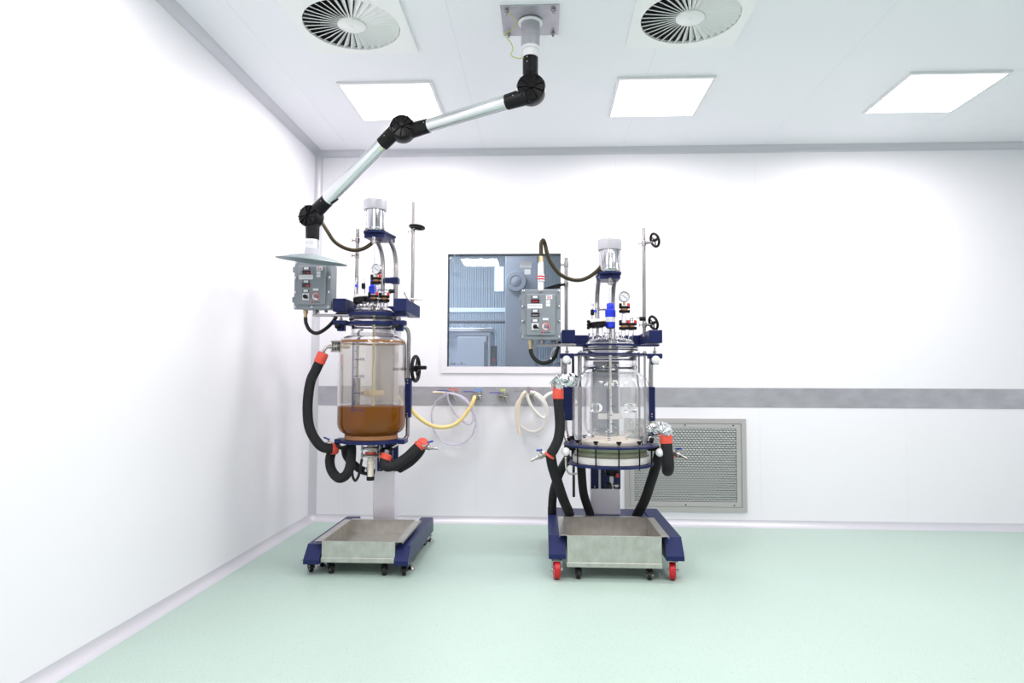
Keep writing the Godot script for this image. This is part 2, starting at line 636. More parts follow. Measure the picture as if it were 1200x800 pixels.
func build_window():
	var w := shell("window_1", "square flush window with white frame in the back wall")
	var x0 := -0.766
	var x1 := 0.139
	var y0 := 1.226
	var y1 := 2.13
	var fw := 0.049
	# four mitred frame members, proud of the wall
	var c := [Vector2(x0, y0), Vector2(x1, y0), Vector2(x1, y1), Vector2(x0, y1)]
	var o := [Vector2(x0 - fw, y0 - fw - 0.003), Vector2(x1 + fw, y0 - fw - 0.003), Vector2(x1 + fw, y1 + fw), Vector2(x0 - fw, y1 + fw)]
	for i in 4:
		var j := (i + 1) % 4
		var st := nst()
		var a: Vector2 = o[i]
		var b: Vector2 = o[j]
		var e: Vector2 = c[j]
		var d: Vector2 = c[i]
		var gap := (b - a).normalized() * 0.0006
		prism(st, PackedVector2Array([a + gap, b - gap, e - gap, d + gap]), WALL, WALL + 0.012)
		part(w, "frame_member", st, "window_frame")
	# inner reveal
	var rv := nst()
	span(rv, Vector3(x0 - 0.02, y0 - 0.02, WALL - 0.1), Vector3(x0, y1 + 0.02, WALL + 0.002), 0.0)
	span(rv, Vector3(x1, y0 - 0.02, WALL - 0.1), Vector3(x1 + 0.02, y1 + 0.02, WALL + 0.002), 0.0)
	span(rv, Vector3(x0, y0 - 0.02, WALL - 0.1), Vector3(x1, y0, WALL + 0.002), 0.0)
	span(rv, Vector3(x0, y1, WALL - 0.1), Vector3(x1, y1 + 0.02, WALL + 0.002), 0.0)
	part(w, "reveal", rv, "service_dark")
	for z in [WALL - 0.004, WALL - 0.088]:
		var st := nst()
		span(st, Vector3(x0, y0, z - 0.003), Vector3(x1, y1, z + 0.003), 0.0)
		part(w, "pane", st, "window_glass")
	# maker's etch marks in the lower corners of the glass
	for s in [[-0.745, 1.0], [0.03, 1.0]]:
		var st := nst()
		var lx: float = s[0]
		var pts := []
		for i in 25:
			var t := TAU * i / 24
			pts.append(Vector3(lx + 0.026 + 0.024 * cos(t), 1.247 + 0.009 * sin(t), WALL + 0.0002))
		tube(st, pts, 0.0009, 5, 1)
		span(st, Vector3(lx + 0.008, 1.245, WALL - 0.0005), Vector3(lx + 0.044, 1.249, WALL + 0.0006), 0.0)
		for k in 7:
			span(st, Vector3(lx + 0.068 + k * 0.009, 1.243, WALL - 0.0005), Vector3(lx + 0.0745 + k * 0.009, 1.2465, WALL + 0.0006), 0.0)
		ball(st, Vector3(lx + 0.095, 1.255, WALL), 0.005, 8, 4, 0.1, Vector3.BACK)
		part(w, "etched_mark", st, "print_dark")

func build_service_room():
	var z0 := WALL - 0.1
	var z1 := -8.0
	var st := nst()
	span(st, Vector3(-3.2, -0.1, z1 - 0.1), Vector3(2.6, 0, z0), 0.0)
	struct("floor_service", st, "service_grey", "floor of the service room behind the window")
	st = nst()
	span(st, Vector3(-3.2, 2.9, z1 - 0.1), Vector3(2.6, 3.0, z0), 0.0)
	struct("ceiling_service", st, "service_grey", "dim ceiling of the service room behind the window")
	st = nst()
	span(st, Vector3(-3.3, 0, z1), Vector3(-3.2, 2.9, z0), 0.0)
	struct("wall_service_left", st, "service_wall", "left wall of the service room")
	st = nst()
	span(st, Vector3(2.6, 0, z1), Vector3(2.7, 2.9, z0), 0.0)
	struct("wall_service_right", st, "service_wall", "right wall of the service room")
	st = nst()
	span(st, Vector3(-3.2, 0, z1 - 0.1), Vector3(2.6, 2.9, z1), 0.0)
	var rw := struct("wall_service_back", st, "service_wall", "pale blue ribbed cladding seen through the window")
	st = nst()
	for i in 120:
		var x := -2.2 + i * 0.028
		prism(st, PackedVector2Array([Vector2(x, z1), Vector2(x + 0.014, z1), Vector2(x + 0.01, z1 + 0.022), Vector2(x + 0.004, z1 + 0.022)]), 0, 2.9, Transform3D(Basis(Vector3.RIGHT, Vector3.BACK, Vector3.DOWN), Vector3(0, 2.9, 0)))
	var rb := part(rw, "cladding_rib", st, "service_wall")
	rb.set_meta("kind", "stuff")
	# unseen lamp added to brighten the service room
	var lt := thing("added_service_light", "narrow ceiling light added unseen to brighten the room behind the window", "ceiling light", Vector3(-1.2, 2.9, -6.5))
	st = nst()
	span(st, Vector3(-0.65, -0.03, -0.1), Vector3(0.65, 0, 0.1), 0.004)
	part(lt, "housing", st, "light_frame")
	st = nst()
	span(st, Vector3(-0.62, -0.036, -0.08), Vector3(0.62, -0.03, 0.08), 0.002)
	part(lt, "light_diffuser", st, "light_diffuser")
	var al := AreaLight3D.new()
	al.name = "added_area_light"
	al.area_size = Vector2(1.2, 0.15)
	al.light_energy = 9.0
	al.light_color = Color(0.93, 0.96, 1.0)
	al.shadow_enabled = true
	al.area_range = 12.0
	al.rotation.x = -PI / 2
	al.position = Vector3(0, -0.042, 0)
	lt.add_child(al)
	# grey shaft with a round duct cover
	var sh := thing("service_shaft", "grey vertical shaft with round cover behind the window", "shaft", Vector3(-0.3, 0, -6.75))
	st = nst()
	span(st, Vector3(-0.09, 0, -0.3), Vector3(0.24, 2.9, 0), 0.004)
	part(sh, "casing", st, "service_grey")
	st = nst()
	ring(st, Vector3(0.02, 2.13, 0), Vector3.BACK, 0.06, 0.105, 0.02, 32, 0.003)
	ball(st, Vector3(0.02, 2.13, 0.0), 0.075, 24, 8, 0.3, Vector3.BACK)
	part(sh, "round_cover", st, "service_grey")
	# cabinet
	var cb := thing("service_cabinet", "pale cabinet with framed door behind the window", "cabinet", Vector3(-0.86, 0, -6.62))
	st = nst()
	span(st, Vector3(-0.75, 0, -0.5), Vector3(0.33, 1.6, 0), 0.006)
	part(cb, "body", st, "cabinet_white")
	st = nst()
	span(st, Vector3(-0.77, 1.6, -0.52), Vector3(0.36, 1.64, 0.02), 0.004)
	part(cb, "top_rail", st, "polished_steel")
	st = nst()
	span(st, Vector3(0.0, 0.08, 0), Vector3(0.29, 1.55, 0.018), 0.003)
	var dr := part(cb, "door", st, "cabinet_white")
	st = nst()
	span(st, Vector3(0.27, 1.05, 0.018), Vector3(0.282, 1.5, 0.026), 0.002)
	part(dr, "hinge", st, "service_dark")
	st = nst()
	span(st, Vector3(-0.02, 1.553, 0), Vector3(0.31, 1.558, 0.006), 0.0)
	span(st, Vector3(0.296, 0.08, 0), Vector3(0.302, 1.556, 0.006), 0.0)
	part(cb, "door_gasket", st, "service_dark")
	# pipes across the cladding
	st = nst()
	rod(st, Vector3(-3.2, 1.735, -6.95), Vector3(-0.392, 1.735, -6.95), 0.022)
	single("service_pipe", st, "service_dark", "dark horizontal pipe above the cabinet behind the window", "pipe")
	st = nst()
	span(st, Vector3(-3.2, 1.83, -7.05), Vector3(-0.392, 1.875, -6.93), 0.004)
	single("cable_tray", st, "service_wall", "pale horizontal cable tray above the dark pipe behind the window", "cable tray")
	# upright glowing strips painted in for bright reflections
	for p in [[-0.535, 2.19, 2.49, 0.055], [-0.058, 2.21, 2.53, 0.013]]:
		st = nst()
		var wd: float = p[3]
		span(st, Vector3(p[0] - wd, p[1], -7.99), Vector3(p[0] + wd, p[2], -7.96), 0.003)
		var sl := single("painted_reflection", st, "reflection_glow", "broad bright upright painted reflection beside the shaft behind the window" if wd > 0.03 else "thin bright upright painted reflection behind the grey cable connector", "painted reflection")
		sl.set_meta("group", "painted reflections behind the window")
	# notices on the glass
	for p in [[-0.145, 2.06, 0.098, 0.05, -0.06, "larger tilted white notice stuck on the window glass"], [-0.128, 2.0, 0.05, 0.042, 0.0, "small square white notice below the tilted one on the window"]]:
		st = nst()
		box(st, Vector3(p[0], p[1], WALL - 0.0925), Vector3(p[2], p[3], 0.0006), 0.0, Basis(Vector3.BACK, p[4]))
		single("paper_notice", st, "paper", p[5], "notice", "notices on the window")
	# things at the right of the cabinet
	var pn := thing("junction_box", "small grey junction box with red button behind the window", "junction box", Vector3(-0.496, 1.36, -6.68))
	st = nst()
	box(st, Vector3(0, 0, 0), Vector3(0.06, 0.2, 0.06), 0.004)
	part(pn, "body", st, "service_dark")
	st = nst()
	rod(st, Vector3(0, -0.04, 0.03), Vector3(0, -0.04, 0.045), 0.012)
	part(pn, "button", st, "red_plastic")

func build_ceiling_fittings():
	# square light panels
	for i in LIGHT_X.size():
		for j in LIGHT_Z.size():
			var x: float = LIGHT_X[i]
			var z: float = LIGHT_Z[j]
			var lab := "square white ceiling light panel"
			if j == 0:
				lab = ["square ceiling light panel above the arm, nearer the left wall", "square ceiling light panel on the right, above the jacketed reactor", "added square ceiling light panel farthest to the right by the back wall"][i]
			else:
				lab = "ceiling light panel out of view, %s, %s row from the window" % [["left", "middle", "right"][i], ["", "second", "third"][j]]
			var t := thing("ceiling_light", lab, "ceiling light", Vector3(x, CEIL, z), "square ceiling light panels")
			var st := nst()
			var s := 0.3
			var w := 0.018
			for k in 4:
				var bs := Basis(Vector3.UP, k * PI / 2)
				prism(st, PackedVector2Array([Vector2(-s, s), Vector2(s, s), Vector2(s - w, s - w), Vector2(-s + w, s - w)]), 0, 0.014, Transform3D(bs * Basis(Vector3.RIGHT, Vector3.BACK, Vector3.DOWN), Vector3.ZERO))
			part(t, "frame", st, "light_frame")
			st = nst()
			span(st, Vector3(-s + w, -0.009, -s + w), Vector3(s - w, -0.001, s - w), 0.0)
			part(t, "light_diffuser", st, "light_diffuser")
			for kx in [-1, 1]:
				for kz in [-1, 1]:
					st = nst()
					rod(st, Vector3(kx * (s - 0.012), -0.0155, kz * (s - 0.03)), Vector3(kx * (s - 0.012), -0.013, kz * (s - 0.03)), 0.004, 8)
					part(t, "screw", st, "stainless")
			var al := AreaLight3D.new()
			al.name = "panel_light"
			al.area_size = Vector2(2 * (s - w), 2 * (s - w))
			al.light_energy = PANEL_ENERGY
			al.light_color = Color(1.0, 0.962, 0.962)
			al.shadow_enabled = true
			al.area_range = 14.0
			al.rotation.x = -PI / 2
			al.position = Vector3(0, -0.011, 0)
			t.add_child(al)
	# swirl diffusers
	var vane := nst()
	var n := 38
	var r0 := 0.07
	var r1 := 0.246
	var tilt := deg_to_rad(38.0)
	var q := []
	for rr in [r0, r1]:
		var ch: float = TAU * rr / n * 0.9
		for s in [-0.5, 0.5]:
			q.append(Vector3(rr, s * ch * sin(tilt), s * ch * cos(tilt)))
	var up := Vector3(0, cos(tilt), -sin(tilt)) * 0.0009
	var vn := up.normalized()
	flat4(vane, q[0] + up, q[1] + up, q[3] + up, q[2] + up, vn)
	flat4(vane, q[0] - up, q[1] - up, q[3] - up, q[2] - up, -vn)
	for e in [[0, 1, Vector3.LEFT], [2, 3, Vector3.RIGHT], [0, 2, Vector3(0, -sin(tilt), -cos(tilt))], [1, 3, Vector3(0, sin(tilt), cos(tilt))]]:
		flat4(vane, q[e[0]] + up, q[e[1]] + up, q[e[1]] - up, q[e[0]] - up, e[2])
	# folded stiffening lip along the lower edge
	var lip := Vector3(0, 0.005, 0)
	flat4(vane, q[0] - up, q[2] - up, q[2] - up + lip, q[0] - up + lip, Vector3.FORWARD)
	flat4(vane, q[0] - up + Vector3(0, 0, 0.0006), q[2] - up + Vector3(0, 0, 0.0006), q[2] - up + lip + Vector3(0, 0, 0.0006), q[0] - up + lip + Vector3(0, 0, 0.0006), Vector3.BACK)
	var vm := vane.commit()
	for i in DIFFUSERS.size():
		var d: Array = DIFFUSERS[i]
		var t := thing("swirl_diffuser", ["square ceiling air diffuser with radial vanes near the left wall", "square ceiling air diffuser with radial vanes to the right of the arm's ceiling plate"][i], "air diffuser", Vector3(d[0], CEIL, d[1]), "ceiling air diffusers")
		# face plate with a round opening
		var st := nst()
		var h := 0.295
		var ro := 0.249
		var m := 64
		for k in m:
			var a0 := TAU * k / m
			var a1 := TAU * (k + 1) / m
			var i0 := Vector3(cos(a0), 0, sin(a0)) * ro
			var i1 := Vector3(cos(a1), 0, sin(a1)) * ro
			var o0 := i0 * (h / maxf(absf(i0.x), absf(i0.z)))
			var o1 := i1 * (h / maxf(absf(i1.x), absf(i1.z)))
			var lo := Vector3(0, -0.014, 0)
			flat4(st, i0 + lo, i1 + lo, o1 + lo, o0 + lo, Vector3.DOWN)
			flat4(st, i0, i1, o1, o0, Vector3.UP)
			var ni0 := -i0.normalized()
			var ni1 := -i1.normalized()
			tri(st, i0, i1, i1 + lo, ni0, ni1, ni1)
			tri(st, i0, i1 + lo, i0 + lo, ni0, ni1, ni0)
			var on := Vector3(signf(o0.x + o1.x), 0, 0) if absf(o0.x + o1.x) > absf(o0.z + o1.z) else Vector3(0, 0, signf(o0.z + o1.z))
			flat4(st, o0, o1, o1 + lo, o0 + lo, on)
		part(t, "face_plate", st, "white_enamel")
		st = nst()
		lathe(st, [Vector2(0, -0.016), Vector2(0.068, -0.016), Vector2(0.072, -0.013), Vector2(0.072, 0.012), Vector2(0, 0.012)], 40)
		rod(st, Vector3(0, -0.019, 0), Vector3(0, -0.015, 0), 0.006, 10)
		part(t, "hub", st, "white_enamel")
		# plenum box above
		st = nst()
		var b := 0.26
		for s in [-1.0, 1.0]:
			span(st, Vector3(s * b - 0.002, 0.001, -b), Vector3(s * b + 0.002, 0.31, b), 0.0)
			span(st, Vector3(-b, 0.001, s * b - 0.002), Vector3(b, 0.31, s * b + 0.002), 0.0)
		span(st, Vector3(-b, 0.31, -b), Vector3(b, 0.314, b), 0.0)
		part(t, "plenum_box", st, "galvanised")
		for k in n:
			var o := mpart(t, "vane", vm, "white_enamel")
			o.position.y = -0.004
			o.rotation.y = TAU * k / n

# ---------------------------------------------------------------- reactor parts
func caster(t: Node3D, at: Vector3, r: float, wd: float, top: float, turn: float, wheel_mat: String, called := "caster"):
	# at = floor contact point under the wheel; top = height where the caster is bolted on
	var bs := Basis(Vector3.UP, turn)
	var off: Vector3 = at - bs * Vector3(0, 0, r * 0.45)
	var st := nst()
	var c := Vector3(off.x, 0, off.z)
	rod(st, c + Vector3.UP * (top - 0.012), c + Vector3.UP * top, r * 0.75, 14)
	rod(st, c + Vector3.UP * (2 * r + 0.002), c + Vector3.UP * (top - 0.01), r * 0.42, 12)
	box(st, at + bs * Vector3(0, 2 * r + 0.004, -r * 0.2), Vector3(wd * 1.7, 0.006, r * 1.5), 0.001, bs)
	for s in [-1.0, 1.0]:
		var xf := Transform3D(bs * Basis(Vector3(0, 0, -1), Vector3.UP, Vector3.RIGHT), at + bs * Vector3(s * wd * 0.78, 0, 0))
		prism(st, PackedVector2Array([Vector2(-0.25 * r, r * 0.8), Vector2(0.25 * r, r * 0.8), Vector2(0.9 * r, 2 * r + 0.005), Vector2(-0.5 * r, 2 * r + 0.005)]), -0.0015, 0.0015, xf)
	var b := part(t, called, st, "black_plastic" if wheel_mat == "black_rubber" else "stainless")
	st = nst()
	var ax := bs * Vector3.RIGHT
	var cc := at + Vector3.UP * r
	lathe(st, [Vector2(r * 0.55, -wd / 2), Vector2(r * 0.9, -wd / 2), Vector2(r, -wd / 2 + r * 0.1), Vector2(r, wd / 2 - r * 0.1), Vector2(r * 0.9, wd / 2), Vector2(r * 0.55, wd / 2), Vector2(r * 0.55, -wd / 2)], 28, aim(cc, ax))
	part(b, "wheel", st, wheel_mat)
	st = nst()
	rod(st, cc - ax * wd * 0.46, cc + ax * wd * 0.46, r * 0.56, 20)
	rod(st, cc - ax * wd * 1.0, cc + ax * wd * 1.0, r * 0.14, 10)
	part(b, "hub", st, "polished_steel")

func leveling_foot(t: Node3D, at: Vector3, top: float):
	var st := nst()
	lathe(st, [Vector2(0, 0), Vector2(0.026, 0), Vector2(0.027, 0.006), Vector2(0.012, 0.02), Vector2(0.006, 0.022), Vector2(0.006, top - at.y), Vector2(0, top - at.y)], 18, Transform3D(Basis.IDENTITY, at))
	lathe(st, [Vector2(0, 0.036), Vector2(0.011, 0.036), Vector2(0.011, 0.044), Vector2(0, 0.044)], 6, Transform3D(Basis.IDENTITY, at))
	part(t, "leveling_foot", st, "stainless")

func beam(t: Node3D, x0: float, x1: float, y0: float, y1: float, zb: float, zf: float, ch: float):
	var st := nst()
	# side view (z, y), extruded across x; bevelled nose and tail
	var poly := PackedVector2Array([Vector2(zb, y0), Vector2(zf, y0), Vector2(zf, y0 + 0.026), Vector2(zf - ch, y1), Vector2(zb + 0.02, y1), Vector2(zb, y1 - 0.03)])
	prism(st, poly, x0, x1, Transform3D(Basis(Vector3.BACK, Vector3.UP, Vector3.RIGHT), Vector3.ZERO))
	part(t, "base_beam", st, "navy_paint")

func motor(t: Node3D, c: Vector3, top: float):
	# c = axis at the bracket top
	var h := top - c.y
	var st := nst()
	lathe(st, [Vector2(0, 0), Vector2(0.058, 0), Vector2(0.062, 0.004), Vector2(0.064, 0.02), Vector2(0.062, 0.024), Vector2(0.062, h - 0.07), Vector2(0, h - 0.07)], 40, Transform3D(Basis.IDENTITY, c))
	var mo := part(t, "motor", st, "polished_steel")
	st = nst()
	lathe(st, [Vector2(0.063, h - 0.073), Vector2(0.0725, h - 0.073), Vector2(0.0735, h - 0.07), Vector2(0.0735, h - 0.008), Vector2(0.067, h - 0.001), Vector2(0.02, h), Vector2(0.0, h)], 40, Transform3D(Basis.IDENTITY, c))
	part(mo, "fan_cover", st, "satin_metal")
	for k in 6:
		var a := TAU * (k + 0.35) / 6
		st = nst()
		box(st, c + Vector3(cos(a) * 0.0645, h * 0.33, sin(a) * 0.0645), Vector3(0.006, h * 0.62, 0.009), 0.001, Basis(Vector3.UP, -a))
		part(mo, "tie_bar", st, "polished_steel")
	for k in 4:
		var a := TAU * (k + 0.5) / 4
		st = nst()
		ball(st, c + Vector3(cos(a) * 0.06, 0.006, sin(a) * 0.06), 0.012, 10, 6)
		part(mo, "foot_lug", st, "cast_metal")

func motor_bracket(t: Node3D, c: Vector3, w: float, back: float, dx: float):
	# rounded plate under the motor, box section beneath, tied to two tubes behind
	var st := nst()
	var poly := PackedVector2Array()
	for i in 13:
		var a := PI * i / 12
		poly.append(Vector2(-cos(a) * w, sin(a) * w * 0.75))
	poly.append(Vector2(w + dx, -back))
	poly.append(Vector2(-w + dx, -back))
	prism(st, poly, -0.014, 0, Transform3D(Basis(Vector3.RIGHT, Vector3.BACK, Vector3.DOWN), c + Vector3.DOWN * 0.014))
	poly = PackedVector2Array([Vector2(-w * 0.86, 0.02), Vector2(w * 0.86, 0.02), Vector2(w * 0.9 + dx, -back), Vector2(-w * 0.9 + dx, -back)])
	prism(st, poly, 0.014, 0.045, Transform3D(Basis(Vector3.RIGHT, Vector3.BACK, Vector3.DOWN), c))
	part(t, "motor_bracket", st, "navy_paint")
	st = nst()
	rod(st, c + Vector3(0, -0.04, 0.025), c + Vector3(0, -0.085, 0.025), 0.0125, 14)
	rod(st, c + Vector3(0, -0.055, 0.025), c + Vector3(0, -0.062, 0.025), 0.017, 14)
	rod(st, c + Vector3(-0.022, -0.07, 0.025), c + Vector3(0.022, -0.07, 0.025), 0.004, 8)
	part(t, "shaft_coupling", st, "stainless")

func gauge(t: Node3D, c: Vector3, r: float, turn: float):
	var ax := Basis(Vector3.UP, turn) * Vector3.BACK
	var st := nst()
	lathe(st, [Vector2(0, -0.016), Vector2(r * 0.9, -0.016), Vector2(r, -0.012), Vector2(r, 0.012), Vector2(r * 0.94, 0.015), Vector2(r * 0.86, 0.012), Vector2(r * 0.86, 0.006), Vector2(0, 0.006)], 36, aim(c, ax))
	var g := part(t, "pressure_gauge", st, "polished_steel")
	st = nst()
	rod(st, c + ax * 0.005, c + ax * 0.0075, r * 0.86, 32, -1, 0.0003)
	part(g, "dial_face", st, "paper")
	st = nst()
	var bs := Basis(Vector3.UP, turn)
	box(st, c + bs * Vector3(0, 0, 0.0085), Vector3(r * 1.1, 0.0022, 0.001), 0.0, bs * Basis(Vector3.BACK, -0.6))
	for k in 11:
		var a := -PI * 0.25 + PI * 1.5 * k / 10
		box(st, c + bs * Vector3(cos(a) * r * 0.7, sin(a) * r * 0.7, 0.0078), Vector3(r * 0.16, 0.0014, 0.0006), 0.0, bs * Basis(Vector3.BACK, a))
	part(g, "needle", st, "print_dark")
	st = nst()
	rod(st, c + Vector3(0, -r * 0.95, 0), c + Vector3(0, -r - 0.018, 0), 0.008, 10)
	part(g, "brass_stem", st, "brass")

func joint_clamp(t: Node3D, c: Vector3, r: float, red := true, gap := 0.026):
	# two black clamp halves round a glass joint with three bolts, one with a red knob
	var st := nst()
	for k in 2:
		var y := c.y + (k - 0.5) * gap
		ring(st, Vector3(c.x, y - 0.007, c.z), Vector3.UP, r * 0.55, r, 0.014, 24, 0.002)
		for a in [0.5, 2.6, 4.7]:
			var p := Vector3(cos(a) * r * 1.05, 0, sin(a) * r * 1.05)
			rod(st, Vector3(c.x, y - 0.009, c.z) + p, Vector3(c.x, y + 0.009, c.z) + p, 0.009, 10)
	var cl := part(t, "joint_clamp", st, "black_plastic")
	var i := 0
	for a in [0.5, 2.6]:
		var p := c + Vector3(cos(a) * r * 1.05, gap * 0.5 + 0.016, sin(a) * r * 1.05)
		st = nst()
		rod(st, p - Vector3.UP * 0.012, p + Vector3.UP * 0.008, 0.0095, 12, 0.0085)
		part(cl, "clamp_knob", st, "red_plastic" if (red and i == 0) else "black_plastic")
		i += 1
	st = nst()
	ring(st, Vector3(c.x, c.y - gap * 0.25, c.z), Vector3.UP, r * 0.5, r * 0.8, gap * 0.5, 20, 0.001)
	part(cl, "gasket", st, "cork")

func glass_neck(t: Node3D, a: Vector3, b: Vector3, r: float, m := "glass"):
	var st := nst()
	var l := a.distance_to(b)
	var w := 0.003
	lathe(st, [Vector2(r * 1.25, 0), Vector2(r, r * 0.5), Vector2(r, l - 0.008), Vector2(r + 0.005, l - 0.005), Vector2(r + 0.005, l), Vector2(r - w, l), Vector2(r - w, r * 0.5), Vector2(r * 1.25 - w, 0), Vector2(r * 1.25, 0)], 24, aim(a, b - a))
	part(t, "glass_neck", st, m)

func handwheel(t: Node3D, c: Vector3, axis: Vector3, r: float, thick: float):
	var st := nst()
	torus(st, c, axis, r, thick, 32, 10)
	var xf := aim(c, axis)
	for k in 3:
		var a := TAU * k / 3 + 0.4
		rod(st, c, c + xf.basis * Vector3(cos(a) * r, 0, sin(a) * r), thick * 0.5, 8)
	rod(st, c - axis.normalized() * thick * 1.6, c + axis.normalized() * thick * 1.6, r * 0.24, 16)
	var h := part(t, "handwheel", st, "black_plastic")
	return h

func ball_valve(t: Node3D, a: Vector3, b: Vector3, s := 1.0, up := Vector3.UP):
	# a = hose side, b = open nipple
	var d := (b - a).normalized()
	var l := a.distance_to(b)
	var st := nst()
	rod(st, a, a + d * l * 0.28, 0.011 * s, 12)
	lathe(st, [Vector2(0, 0), Vector2(0.015 * s, 0), Vector2(0.015 * s, 0.01 * s), Vector2(0, 0.01 * s)], 6, aim(a + d * l * 0.2, d))
	ball(st, a + d * l * 0.42, 0.016 * s, 14, 8, 1.2, d)
	rod(st, a + d * l * 0.4, a + d * l * 0.72, 0.011 * s, 12, 0.009 * s)
	rod(st, a + d * l * 0.7, b, 0.0065 * s, 10, 0.005 * s)
	rod(st, a + d * l * 0.42, a + d * l * 0.42 + up * 0.03 * s, 0.006 * s, 10)
	var v := part(t, "ball_valve", st, "cast_metal")
	st = nst()
	var p := a + d * l * 0.42 + up * 0.03 * s
	tube(st, [p - d * 0.008, p + d * 0.004, p + d * 0.016 + up * 0.006, p + d * 0.03 + up * 0.01], 0.0055 * s, 8, 3)
	part(v, "valve_handle", st, "blue_handle")

func hose(t: Node3D, pts: Array, r: float, m := "insulated_hose", called := "insulated_hose"):
	var st := nst()
	tube(st, pts, r, 18, 6)
	return part(t, called, st, m)

func end_cap(t: Node3D, a: Vector3, b: Vector3, r: float):
	var st := nst()
	var l := a.distance_to(b)
	lathe(st, [Vector2(0, 0), Vector2(r * 0.86, 0), Vector2(r, l * 0.15), Vector2(r * 1.02, l), Vector2(r * 0.9, l), Vector2(r * 0.88, l * 0.8), Vector2(0, l * 0.8)], 26, aim(a, b - a))
	part(t, "red_hose_cap", st, "red_rubber", "red rubber cap on the hose end")

func clamp_collar(t: Node3D, c: Vector3, r: float):
	var st := nst()
	ring(st, c - Vector3.UP * 0.016, Vector3.UP, r * 0.8, r * 1.32, 0.032, 20, 0.002)
	rod(st, c - Vector3.RIGHT * r, c - Vector3.RIGHT * (r + 0.022), 0.004, 8)
	box(st, c - Vector3.RIGHT * (r + 0.022), Vector3(0.005, 0.022, 0.008), 0.001)
	part(t, "clamp_collar", st, "stainless")

